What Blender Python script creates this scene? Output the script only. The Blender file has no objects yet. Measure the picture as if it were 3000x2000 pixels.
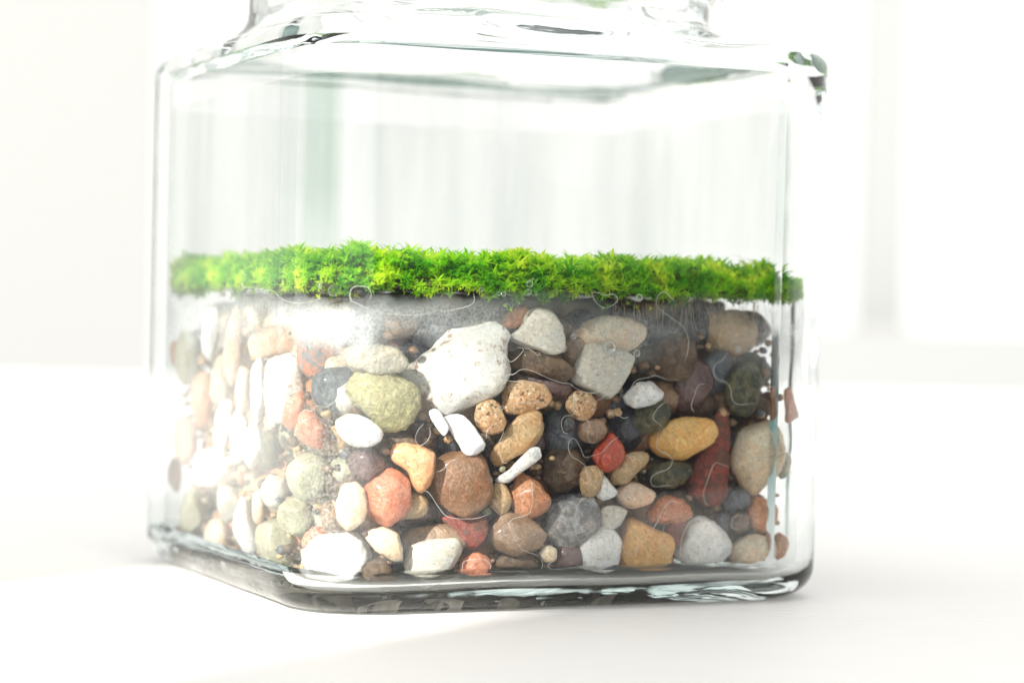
import bpy, bmesh, math, random
import numpy as np
from mathutils import Vector, Matrix, noise

R_ = math.radians
MM = 0.001
random.seed(7)
rng = np.random.default_rng(7)
sc = bpy.context.scene
col = sc.collection

# ------------------------------------------------------------------ camera
cd = bpy.data.cameras.new("camera")
cam = bpy.data.objects.new("camera", cd)
col.objects.link(cam)
CAM = Vector((6.6, -393.9, 44.1))            # millimetres
PITCH = 0.70
FPX = 6950.0
cam.location = CAM * MM
ROLL = R_(1.2)
cam.rotation_euler = (Matrix.Rotation(R_(90 - PITCH), 3, 'X') @ Matrix.Rotation(ROLL, 3, 'Z')).to_euler()
cd.sensor_width = 36
cd.lens = 36 * FPX / 3000
cd.clip_start = 0.01
cd.clip_end = 60
cd.dof.use_dof = True
cd.dof.focus_distance = 0.351
cd.dof.aperture_fstop = 13.0
sc.camera = cam

# ------------------------------------------------------------------ world, light, exposure
w = bpy.data.worlds.new("World"); sc.world = w; w.use_nodes = True
bg = w.node_tree.nodes["Background"]
bg.inputs[0].default_value = (1.0, 0.985, 0.955, 1)
bg.inputs[1].default_value = 1.2
ld = bpy.data.lights.new("window_sunlight", 'AREA')
ld.shape = 'DISK'; ld.size = 0.085; ld.energy = 420.0; ld.color = (1.0, 0.955, 0.88)
lo = bpy.data.objects.new("window_sunlight", ld); col.objects.link(lo)
SUN_AZ, SUN_EL = R_(238), R_(30)
LDIR = Vector((math.cos(SUN_AZ)*math.cos(SUN_EL), math.sin(SUN_AZ)*math.cos(SUN_EL), math.sin(SUN_EL)))
lo.location = LDIR * 4.0 + Vector((0, 0, 0.03))
lo.rotation_euler = LDIR.to_track_quat('Z', 'Y').to_euler()
sc.view_settings.view_transform = 'Standard'
sc.view_settings.look = 'None'
sc.view_settings.exposure = 0.16
sc.view_settings.gamma = 1.0
cy = sc.cycles
cy.max_bounces = 14; cy.transmission_bounces = 14; cy.glossy_bounces = 8
cy.diffuse_bounces = 4; cy.transparent_max_bounces = 24
cy.caustics_reflective = True; cy.caustics_refractive = True
cy.blur_glossy = 0.5; cy.sample_clamp_indirect = 6.0
cy.use_denoising = True
try:
    cy.denoiser = 'OPENIMAGEDENOISE'
except Exception:
    pass

# ------------------------------------------------------------------ jar geometry constants (mm, jar frame)
ALPHA = R_(24.4)
JA, JR = 45.2, 13.0          # outer half width, corner radius
WT = 2.5                     # wall thickness
IA, IR = JA - WT, JR - WT
CA, SA = math.cos(ALPHA), math.sin(ALPHA)
def to_world(p): return Vector((p[0]*CA - p[1]*SA, p[0]*SA + p[1]*CA, p[2]))
def to_jar(p): return Vector((p[0]*CA + p[1]*SA, -p[0]*SA + p[1]*CA, p[2]))

def taper(z): return .35 * (np.minimum(z, 83) - 45) / 40
def sd_rs(x, y, a, r):       # signed distance to a rounded square
    qx, qy = abs(x) - (a - r), abs(y) - (a - r)
    return math.hypot(max(qx, 0), max(qy, 0)) + min(max(qx, qy), 0) - r

def ray(px, py):             # direction through a point of the 3000x2000 frame
    cx_, cy_ = (px - 1500) / FPX, (1000 - py) / FPX
    p = R_(PITCH)
    f = Vector((0, math.cos(p), -math.sin(p))); u = Vector((0, math.sin(p), math.cos(p)))
    X0 = Vector((1, 0, 0)); rr, uu = X0 * math.cos(ROLL) + u * math.sin(ROLL), u * math.cos(ROLL) - X0 * math.sin(ROLL)
    return f + uu * cy_ + rr * cx_      # depth 1 along the optical axis

def wall_hit(px, py, a, r):  # first point of the vertical rounded-square wall along the ray
    d = ray(px, py); t = 300.0
    for _ in range(80):
        p = to_jar(CAM + d * t)
        s = sd_rs(p[0], p[1], a, r)
        if s < 0.004: break
        t += max(s, 0.004)
        if t > 470: return None
    return CAM + d * t
DS = 3000 / 2352.0
def D(x, y): return (x * DS, y * DS)

# ------------------------------------------------------------------ helpers
def tag(o, label=None, cat=None, group=None, kind=None):
    if label: o["label"] = label
    if cat: o["category"] = cat
    if group: o["group"] = group
    if kind: o["kind"] = kind
    return o
def link(name, me, parent=None):
    o = bpy.data.objects.new(name, me); col.objects.link(o)
    if parent: o.parent = parent
    return o
def smooth(me):
    me.polygons.foreach_set("use_smooth", [True] * len(me.polygons)); me.update()

def mat(name):
    m = bpy.data.materials.new(name); m.use_nodes = True
    nt = m.node_tree; nt.nodes.clear()
    out = nt.nodes.new("ShaderNodeOutputMaterial")
    return m, nt, out
def N(nt, t, **kw):
    n = nt.nodes.new(t)
    for k, v in kw.items():
        if k in n.inputs: n.inputs[k].default_value = v
        else: setattr(n, k, v)
    return n
def L(nt, a, b): nt.links.new(a, b)
def rgb(c): return (c[0], c[1], c[2], 1)
def ramp(nt, src, stops):
    r = nt.nodes.new("ShaderNodeValToRGB")
    e = r.color_ramp.elements
    while len(e) < len(stops): e.new(0.5)
    for i, (p, c) in enumerate(stops):
        e[i].position = p; e[i].color = rgb(c) if not isinstance(c, (int, float)) else (c, c, c, 1)
    L(nt, src, r.inputs[0]); return r.outputs[0]
def mixc(nt, f, a, b, mode='MIX'):
    m = nt.nodes.new("ShaderNodeMix"); m.data_type = 'RGBA'; m.blend_type = mode
    for s, v in ((0, f), (6, a), (7, b)):
        if isinstance(v, (int, float)): m.inputs[s].default_value = v
        elif isinstance(v, tuple): m.inputs[s].default_value = rgb(v)
        else: L(nt, v, m.inputs[s])
    return m.outputs[2]

# ------------------------------------------------------------------ materials
def stone_material(name, base, alt, kind):
    m, nt, out = mat(name)
    tc = N(nt, "ShaderNodeTexCoord"); co = tc.outputs["Object"]
    b = N(nt, "ShaderNodeBsdfPrincipled")
    n1 = N(nt, "ShaderNodeTexNoise", Scale=260.0, Detail=5.0, Roughness=0.6); L(nt, co, n1.inputs["Vector"])
    n2 = N(nt, "ShaderNodeTexNoise", Scale=1700.0, Detail=4.0, Roughness=0.65); L(nt, co, n2.inputs["Vector"])
    f1 = ramp(nt, n1.outputs["Fac"], [(0.38, 0.0), (0.62, 1.0)])
    c = mixc(nt, f1, base, alt)
    dark = tuple(v * 0.6 for v in base); lite = tuple(min(v * 1.15 + .01, .9) for v in base)
    f2 = ramp(nt, n2.outputs["Fac"], [(0.35, 0.0), (0.66, 1.0)])
    n4 = N(nt, "ShaderNodeTexNoise", Scale=650.0, Detail=5.0, Roughness=0.7); L(nt, co, n4.inputs["Vector"])
    c = mixc(nt, 0.5, c, mixc(nt, f2, dark, lite))
    c = mixc(nt, ramp(nt, n4.outputs['Fac'], [(.36, .55), (.5, 0.0)]), c, tuple(v * .55 for v in base))
    hue = (base[0] * 1.05, base[1] * .78, base[2] * .6) if sum(base) % .1 > .05 else (base[0] * .8, base[1] * .86, base[2] * .95)
    n5 = N(nt, "ShaderNodeTexNoise", Scale=140.0, Detail=6.0, Roughness=0.7, Distortion=.6); L(nt, co, n5.inputs["Vector"])
    c = mixc(nt, ramp(nt, n5.outputs["Fac"], [(.46, 0.0), (.60, .75)]), c, hue)
    n6 = N(nt, "ShaderNodeTexNoise", Scale=190.0, Detail=3.0, Roughness=0.5, Distortion=1.5); L(nt, co, n6.inputs["Vector"])
    vein = tuple(min(.85, x * 1.5 + .05) for x in base) if sum(base) < 1.4 else tuple(x * .72 for x in base)
    c = mixc(nt, ramp(nt, n6.outputs["Fac"], [(.478, 0.0), (.494, .55), (.512, 0.0)]), c, vein)
    n7 = N(nt, "ShaderNodeTexNoise", Scale=2300.0, Detail=2.0, Roughness=0.6); L(nt, co, n7.inputs["Vector"])
    c = mixc(nt, ramp(nt, n7.outputs["Fac"], [(.34, .6), (.40, 0.0)]), c, tuple(x * .35 for x in base))
    c = mixc(nt, ramp(nt, n7.outputs["Fac"], [(.62, 0.0), (.68, .5)]), c, tuple(min(.85, x * 1.3 + .08) for x in base))
    rough, bump, coat, trans = 0.36, 0.45, 0.1, 0.0
    if kind == 'granite':
        for sc_, th, cc in ((1500.0, .36, (.05, .04, .035)), (1100.0, .34, (.34, .17, .06)), (1900.0, .33, (.8, .7, .55))):
            v = N(nt, "ShaderNodeTexNoise", Scale=sc_, Detail=2.0, Roughness=0.5); v.noise_dimensions = '4D'
            v.inputs["W"].default_value = sc_ * .37
            L(nt, co, v.inputs["Vector"])
            c = mixc(nt, ramp(nt, v.outputs["Fac"], [(th, 0.85), (th + .05, 0.0)]), c, cc)
        bump = .5
    elif kind == 'mottled':
        v = N(nt, "ShaderNodeTexNoise", Scale=520.0, Detail=6.0, Roughness=0.7); L(nt, co, v.inputs["Vector"])
        c = mixc(nt, ramp(nt, v.outputs["Fac"], [(.44, 0.0), (.56, 1.0)]), c, alt)
        c = mixc(nt, ramp(nt, v.outputs["Fac"], [(.62, 0.0), (.68, .8)]), c, tuple(min(1, x * 2.2 + .02) for x in base))
        bump = .6; rough = .4
    elif kind == 'spotted':
        v = N(nt, "ShaderNodeTexNoise", Scale=330.0, Detail=6.0, Roughness=0.75); L(nt, co, v.inputs["Vector"])
        c = mixc(nt, ramp(nt, v.outputs["Fac"], [(.55, 0.0), (.62, .9)]), c, (.26, .13, .06))
    elif kind == 'rough':
        v = N(nt, "ShaderNodeTexVoronoi", Scale=1300.0); L(nt, co, v.inputs["Vector"])
        c = mixc(nt, ramp(nt, v.outputs["Distance"], [(.1, 0.0), (.75, .55)]), c, tuple(x * .45 for x in base))
        bump = 1.0; rough = .65
    elif kind == 'agate':
        trans = 1.0; rough = .3; coat = .3
    elif kind == 'wet':
        rough = .22; coat = .6; bump = .5
    if kind in ('plain', 'spotted'): bump = .22
    L(nt, c, b.inputs["Base Color"])
    b.inputs["Roughness"].default_value = rough
    b.inputs["Specular IOR Level"].default_value = .5 if kind in ("wet", "agate") else .36
    coat *= 1.0 if kind == 'wet' else .4
    b.inputs["Coat Weight"].default_value = coat
    b.inputs["Coat Roughness"].default_value = .08
    if trans or base[0] > .6:
        b.inputs["Subsurface Weight"].default_value = .35 if trans else .12
        b.inputs["Subsurface Radius"].default_value = (.0016, .0012, .0008)
        b.inputs["Subsurface Scale"].default_value = 1.0
    bp = N(nt, "ShaderNodeBump", Strength=bump, Distance=.0005)
    mx = N(nt, "ShaderNodeMath", operation='ADD'); L(nt, n1.outputs["Fac"], mx.inputs[0]); L(nt, n2.outputs["Fac"], mx.inputs[1])
    my = N(nt, "ShaderNodeMath", operation='ADD'); L(nt, mx.outputs[0], my.inputs[0]); L(nt, n4.outputs['Fac'], my.inputs[1]); L(nt, my.outputs[0], bp.inputs["Height"]); L(nt, bp.outputs[0], b.inputs["Normal"])
    L(nt, b.outputs[0], out.inputs[0])
    return m
_mats = {}
PAL = {  # name: (base, alt, kind)
 'white':   ((.82,.79,.72), (.76,.70,.60), 'spotted'),
 'chalk':   ((.84,.82,.77), (.78,.74,.68), 'plain'),
 'cream':   ((.74,.66,.50), (.66,.56,.40), 'plain'),
 'creamrough': ((.70,.64,.50), (.60,.52,.38), 'mottledlite'),
 'palegrey':((.60,.56,.47), (.52,.47,.38), 'plain'),
 'olive':   ((.48,.44,.22), (.62,.57,.36), 'rough'),
 'tan':     ((.50,.34,.18), (.42,.27,.13), 'plain'),
 'granite': ((.56,.38,.21), (.46,.28,.14), 'granite'),
 'blade':   ((.44,.30,.15), (.50,.37,.20), 'plain'),
 'brown':   ((.26,.14,.07), (.17,.09,.045), 'agate'),
 'smoky':   ((.27,.165,.095), (.40,.27,.17), 'agate'),
 'umber':   ((.075,.050,.032), (.15,.10,.06), 'mottledlite'),
 'plum':    ((.10,.05,.045), (.06,.035,.035), 'wet'),
 'red':     ((.55,.065,.02), (.36,.04,.02), 'wet'),
 'crimson': ((.27,.05,.035), (.11,.05,.03), 'mottled'),
 'coral':   ((.64,.19,.09), (.60,.36,.26), 'wet'),
 'orange':  ((.80,.36,.15), (.84,.54,.34), 'wet'),
 'rust':    ((.52,.16,.045), (.36,.13,.06), 'wet'),
 'amber':   ((.74,.47,.17), (.68,.38,.11), 'plain'),
 'honey':   ((.72,.40,.12), (.62,.22,.05), 'agate'),
 'salmon':  ((.52,.25,.13), (.42,.20,.10), 'plain'),
 'slate':   ((.07,.078,.09), (.13,.14,.155), 'mottled'),
 'bluegrey':((.34,.36,.38), (.13,.13,.13), 'mottled'),
 'navy':    ((.022,.026,.042), (.05,.052,.065), 'wet'),
 'black':   ((.025,.03,.03), (.05,.05,.05), 'wet'),
 'moss':    ((.12,.12,.06), (.04,.045,.03), 'mottled'),
 'mixrust': ((.46,.16,.06), (.12,.13,.15), 'mottled'),
 'sage':    ((.40,.38,.26), (.34,.31,.20), 'plain'),
 'peach':   ((.70,.56,.44), (.62,.46,.34), 'plain'),
 'darkred': ((.22,.05,.045), (.14,.05,.04), 'wet'),
}
def stone_mat(k):
    if k not in _mats:
        b, a, kd = PAL[k]
        _mats[k] = stone_material('stone_' + k, b, a, 'mottled' if kd == 'mottledlite' and k == 'umber' else ('rough' if kd == 'mottledlite' else kd))
    return _mats[k]

def glass_solid():
    m, nt, out = mat("glass_thick")
    b = N(nt, "ShaderNodeBsdfGlass", Roughness=0.0, IOR=1.5); b.inputs["Color"].default_value = (.99, .995, .993, 1)
    va = N(nt, "ShaderNodeVolumeAbsorption", Density=6.0); va.inputs[0].default_value = (.34, .60, .58, 1); L(nt, va.outputs[0], out.inputs[1])
    geo = N(nt, "ShaderNodeTexCoord")
    n = N(nt, "ShaderNodeTexNoise", Scale=70.0, Detail=2.0); L(nt, geo.outputs["Object"], n.inputs["Vector"])
    bp = N(nt, "ShaderNodeBump", Strength=.5, Distance=.0006); L(nt, n.outputs["Fac"], bp.inputs["Height"])
    L(nt, bp.outputs[0], b.inputs["Normal"])
    L(nt, b.outputs[0], out.inputs[0]); return m
def glass_pane():
    m, nt, out = mat("glass_pane")
    tr = N(nt, "ShaderNodeBsdfTransparent"); tr.inputs[0].default_value = (.995, .998, .996, 1)
    gl = N(nt, "ShaderNodeBsdfGlossy", Roughness=0.02)
    geo = N(nt, "ShaderNodeNewGeometry")
    tc = N(nt, "ShaderNodeTexCoord")
    n = N(nt, "ShaderNodeTexNoise", Scale=55.0, Detail=1.0); L(nt, tc.outputs["Object"], n.inputs["Vector"])
    bp = N(nt, "ShaderNodeBump", Strength=.35, Distance=.0006); L(nt, n.outputs["Fac"], bp.inputs["Height"])
    L(nt, bp.outputs[0], gl.inputs["Normal"])
    ior = N(nt, "ShaderNodeMapRange"); L(nt, geo.outputs["Backfacing"], ior.inputs[0])
    ior.inputs[3].default_value = 1.5; ior.inputs[4].default_value = 1 / 1.5
    fr = N(nt, "ShaderNodeFresnel"); L(nt, ior.outputs[0], fr.inputs[0])
    va = N(nt, "ShaderNodeVolumeAbsorption", Density=6.0); va.inputs[0].default_value = (.34, .60, .58, 1); L(nt, va.outputs[0], out.inputs[1])
    mx = N(nt, "ShaderNodeMixShader"); L(nt, fr.outputs[0], mx.inputs[0]); L(nt, tr.outputs[0], mx.inputs[1]); L(nt, gl.outputs[0], mx.inputs[2])
    L(nt, mx.outputs[0], out.inputs[0]); return m

# ------------------------------------------------------------------ the setting
def table():
    m, nt, out = mat("white_painted_wood")
    b = N(nt, "ShaderNodeBsdfPrincipled", Roughness=.5)
    tc = N(nt, "ShaderNodeTexCoord"); mp = N(nt, "ShaderNodeMapping"); mp.inputs["Scale"].default_value = (14, 160, 160); mp.inputs["Rotation"].default_value = (0, 0, R_(-8))
    L(nt, tc.outputs["Object"], mp.inputs[0])
    n = N(nt, "ShaderNodeTexNoise", Scale=4.0, Detail=6.0, Roughness=.6); L(nt, mp.outputs[0], n.inputs["Vector"])
    L(nt, mixc(nt, n.outputs["Fac"], (.81, .815, .805), (.92, .92, .91)), b.inputs["Base Color"])
    bp = N(nt, "ShaderNodeBump", Strength=.35, Distance=.0004); L(nt, n.outputs["Fac"], bp.inputs["Height"]); bp.inputs["Distance"].default_value = .0012; bp.inputs["Strength"].default_value = .6; L(nt, bp.outputs[0], b.inputs["Normal"])
    L(nt, b.outputs[0], out.inputs[0])
    bm = bmesh.new()
    bmesh.ops.create_cube(bm, size=1)
    for v in bm.verts:
        v.co = Vector((v.co.x * 2.2, v.co.y * 1.145 + .4325, v.co.z * .03 - .015))
    bmesh.ops.bevel(bm, geom=list(bm.edges), offset=.004, segments=3, affect='EDGES')
    me = bpy.data.meshes.new("table_top"); bm.to_mesh(me); bm.free(); me.materials.append(m)
    o = link("table", me); tag(o, "white painted wooden shelf under the jar", kind="structure")
table()
def wall():
    m, nt, out = mat("white_plaster")
    b = N(nt, "ShaderNodeBsdfPrincipled", Roughness=.8)
    n = N(nt, "ShaderNodeTexNoise", Scale=3.0, Detail=3.0)
    L(nt, mixc(nt, n.outputs["Fac"], (.36, .368, .368), (.39, .40, .40)), b.inputs["Base Color"])
    L(nt, b.outputs[0], out.inputs[0])
    m_b, nt, out = mat("pale_sill_paint")
    b = N(nt, "ShaderNodeBsdfPrincipled", Roughness=.8); b.inputs["Base Color"].default_value = (.40, .41, .415, 1); L(nt, b.outputs[0], out.inputs[0])
    bm = bmesh.new()
    def box(x0, x1, y0, y1, z0, z1):
        r = bmesh.ops.create_cube(bm, size=1)
        for v in r['verts']:
            v.co = Vector(((x0+x1)/2 + v.co.x*(x1-x0), (y0+y1)/2 + v.co.y*(y1-y0), (z0+z1)/2 + v.co.z*(z1-z0)))
    box(-3.0, -.412, 2.4, 2.404, -1.5, 3.2)
    box(.415, .475, 2.42, 2.46, -1.4, 3.2)
    box(.34, 2.8, 2.3, 2.4, -.05, .035)
    bm.faces.ensure_lookup_table()
    for fc in bm.faces:
        fc.material_index = 1 if fc.calc_center_median().x > 0 else 0
    me = bpy.data.meshes.new("wall"); bm.to_mesh(me); bm.free(); me.materials.append(m); me.materials.append(m_b)
    o = link("wall", me); tag(o, "blurred white wall left of the bright window", kind="structure")
wall()
def window_posts():
    m, nt, out = mat("white_gloss_paint")
    b = N(nt, "ShaderNodeBsdfPrincipled", Roughness=.4); b.inputs["Base Color"].default_value = (.8, .8, .78, 1); L(nt, b.outputs[0], out.inputs[0])
    e = Vector((-math.sin(SUN_AZ), math.cos(SUN_AZ), 0)); e = e if e.x > 0 else -e
    c = LDIR * .72; fw = Vector((LDIR.x, LDIR.y, 0)).normalized()
    bm = bmesh.new()
    for px, side, wd_ in ((D(1185, 950), 1, .078), (D(340, 950), -1, .11)):  # right post shades the jar; left post is added to shade the table
        h = wall_hit(px[0], px[1], IA, IR) if side > 0 else (CAM + ray(*px) * 400)
        w0 = h.dot(e) * MM * (1 - .72 / 4.0)
        r = bmesh.ops.create_cube(bm, size=1)
        for v in r['verts']:
            q = Vector((c.x, c.y, 0)) + e * (w0 + side * (v.co.x + .5) * wd_) + fw * v.co.y * .03
            v.co = Vector((q.x, q.y, 1.5 * (v.co.z + .5) - .6))
    bmesh.ops.bevel(bm, geom=list(bm.edges), offset=.003, segments=2, affect='EDGES')
    me = bpy.data.meshes.new("window_frame"); bm.to_mesh(me); bm.free(); me.materials.append(m)
    tag(link("window_frame", me), "unseen white window posts, one shading the right part of the jar, one added to shade the table", kind="structure")
window_posts()
def unseen_dark_wall():  # unseen wall, added dark so the right pane mirrors little light
    m, nt, out = mat("dark_wall_paint")
    b = N(nt, "ShaderNodeBsdfPrincipled", Roughness=.8)
    n = N(nt, "ShaderNodeTexNoise", Scale=2.0)
    L(nt, mixc(nt, n.outputs["Fac"], (.07, .075, .085), (.11, .115, .125)), b.inputs["Base Color"]); L(nt, b.outputs[0], out.inputs[0])
    bm = bmesh.new(); r = bmesh.ops.create_cube(bm, size=1)
    R3 = Matrix.Rotation(R_(-45), 4, 'Z')
    for v in r['verts']:
        v.co = R3 @ Vector((v.co.x * 1.5, v.co.y * .06 - 1.5, v.co.z * 1.7 + .25)) if False else Vector((0,0,0)) + Matrix.Rotation(R_(48), 4, 'Z') @ Vector((v.co.x * 1.5, -1.5 + v.co.y * .06, v.co.z * 1.8 + .2))
    bmesh.ops.bevel(bm, geom=list(bm.edges), offset=.01, segments=2, affect='EDGES')
    me = bpy.data.meshes.new("unseen_dark_wall"); bm.to_mesh(me); bm.free(); me.materials.append(m)
    tag(link("unseen_dark_wall", me), "unseen dark grey wall, added to dim the reflection in the right pane of the jar", kind="structure")
unseen_dark_wall()

# ------------------------------------------------------------------ the jar
jar = bpy.data.objects.new("glass_jar", None); col.objects.link(jar)
jar.rotation_euler = (0, 0, ALPHA)
tag(jar, "clear square glass jar with rounded corners holding moss and wet pebbles", "jar")
NF, NA = 20, 16
def ring(a, r, z, wc=0.0, Rn=38.0, wob=0.0, seed=0.0):
    pts = []; c = a - r; flat = []
    for k in range(4):
        ang0 = -math.pi/2 + k * math.pi/2        # side normal
        nx, ny = math.cos(ang0), math.sin(ang0); tx, ty = -ny, nx
        for i in range(NF):
            s = -c + 2 * c * i / NF
            pts.append((nx * a + tx * s, ny * a + ty * s))
        ccx, ccy = nx * c + tx * c, ny * c + ty * c
        for i in range(NA):
            an = ang0 + (math.pi/2) * i / NA
            pts.append((ccx + r * math.cos(an), ccy + r * math.sin(an)))
    res = []
    for (x, y) in pts:
        if wc > 0:
            an = math.atan2(y, x); x = x * (1 - wc) + Rn * math.cos(an) * wc; y = y * (1 - wc) + Rn * math.sin(an) * wc
        zz = z
        if x > 0: x += taper(z) * min(1, x / 20)
        if wob:
            nv = noise.noise_vector(Vector((x * .055 + seed, y * .055, z * .10)))
            x += nv.x * wob; y += nv.y * wob; zz += nv.z * wob
        res.append((x * MM, y * MM, zz * MM))
    return res
def arc(n, f): return [f(i / n) for i in range(n + 1)]
outer = []   # (a, r, z, wc, wob, pane?)
outer += [(6, 5, 1.7, 0, .25), (14, 8, 1.6, 0, .3), (22, 9, 1.5, 0, .3), (29, 10, 1.1, 0, .3), (33, 10, .7, 0, .25), (36.5, 10, 0.25, 0, .12), (JA - 5, 10.5, 0.0, 0, 0)]
for i in range(1, 9):
    t = i / 8 * math.pi / 2
    outer.append((JA - 5 + 5.0 * math.sin(t), 10.5 + 2.5 * math.sin(t), 4.9 - 4.9 * math.cos(t) + .02, 0, .12 * math.cos(t)))
outer += [(JA, 13, z, 0, 0) for z in (6.0, 25, 50, 72, 83.4)]
for i in range(1, 9):
    t = i / 8 * math.pi / 2
    outer.append((JA - 4.2 * (1 - math.cos(t)), 13 - 1.0 * (1 - math.cos(t)), 83.4 + 3.6 * math.sin(t), 0.06 * (i/8)**2, .7 * math.sin(t)))
outer += [(40.2, 14, 87.4, .2, .8), (39.6, 15, 88.2, .45, .8), (39.0, 16, 89.3, .72, .7), (38.6, 17, 90.6, .93, .45), (38.4, 18, 91.8, 1.0, .3), (38, 18, 94, 1.0, .25), (38, 18, 98, 1.0, .15), (38, 18, 116, 1.0, 0)]
inner = [(38, 18, 116, 1.0, 0, 35.3), (38, 18, 95, 1.0, .3, 35.3), (38, 18, 91.5, 1.0, .6, 35.3), (38, 16, 89.0, .9, .8, 35.6), (38.4, 14, 87.3, .62, .9, 36.2), (39.0, 12.5, 86.0, .32, .9, 36.5)]
for i in range(1, 9):
    t = (1 - i / 8) * math.pi / 2
    inner.append((IA - 3.0 * (1 - math.cos(t)), IR - .6 * (1 - math.cos(t)), 82.2 + 3.0 * math.sin(t), 0.12 * (1 - i/8), .6 * math.sin(t) + .0, 36))
inner += [(IA, IR, z, 0, 0, 36) for z in (70, 50, 25, 6.4)]
for i in range(1, 8):
    t = i / 7 * math.pi / 2
    inner.append((IA - 2.4 * (1 - math.cos(t)), IR - 1.2 * (1 - math.cos(t)), 6.2 - 2.6 * math.sin(t), 0, .12 * math.sin(t), 36))
inner += [(34, 8, 3.7, 0, .3, 36), (28, 7, 3.9, 0, .35, 36), (12, 6, 4.1, 0, .35, 36)]
def pane_band(z0, z1): return z0 >= 8.9 and z1 <= 80.1
rings = [(ring(a, r, z, wc, 38.0, wb, 0.0), z, wc) for (a, r, z, wc, wb) in outer]
rings += [(ring(a, r, z, wc, Rn, wb, 31.0), z, wc) for (a, r, z, wc, wb, Rn) in inner]
bm = bmesh.new()
VR = [[bm.verts.new(p) for p in rg[0]] for rg in rings]
n = len(VR[0])
for k in range(len(VR) - 1):
    z0, z1 = sorted((rings[k][1], rings[k+1][1]))
    for i in range(n):
        j = (i + 1) % n
        f = bm.faces.new((VR[k][i], VR[k][j], VR[k+1][j], VR[k+1][i]))
        kk = i // (NF + NA); ii = i % (NF + NA)
        inflat = ii < NF or kk == 1 or kk == 3 or (kk == 2 and ii - NF < 11)
        back = kk in (1, 2) and z0 >= 6.3 and z1 < 84.5 and not (kk == 2 and ii - NF >= 11)
        zlim0 = 5.9 if k < len(outer) else 6.3
        f.material_index = 1 if (inflat and z0 >= zlim0 and z1 <= 83.5 and rings[k][2] == 0 and rings[k+1][2] == 0 and abs(z1 - z0) > 3) or back else 0
for RR, zc in ((VR[0], 1.7), (VR[-1], 4.1)):
    c = bm.verts.new((0, 0, zc * MM))
    for i in range(n): bm.faces.new((RR[i], RR[(i+1) % n], c))
bmesh.ops.recalc_face_normals(bm, faces=list(bm.faces))
me = bpy.data.meshes.new("jar_body"); bm.to_mesh(me); bm.free(); smooth(me)
GS, GP = glass_solid(), glass_pane()
me.materials.append(GS); me.materials.append(GP)
body = link("body", me, jar)
def torus(Rm, rm, z, nz=1.0, n1=96, n2=12):
    vs, fs = [], []
    for i in range(n1):
        a = 2 * math.pi * i / n1
        for j in range(n2):
            b = 2 * math.pi * j / n2
            rr = Rm + rm * math.cos(b)
            vs.append((rr * math.cos(a) * MM, rr * math.sin(a) * MM, (z + nz * rm * math.sin(b)) * MM))
    for i in range(n1):
        for j in range(n2):
            fs.append((i*n2+j, ((i+1) % n1)*n2+j, ((i+1) % n1)*n2+(j+1) % n2, i*n2+(j+1) % n2))
    m = bpy.data.meshes.new("lip"); m.from_pydata(vs, [], fs); smooth(m); return m
lip = link("neck_ring", torus(39.75, 1.7, 98.6, 1.6), jar); lip.data.materials.append(GS)

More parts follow.
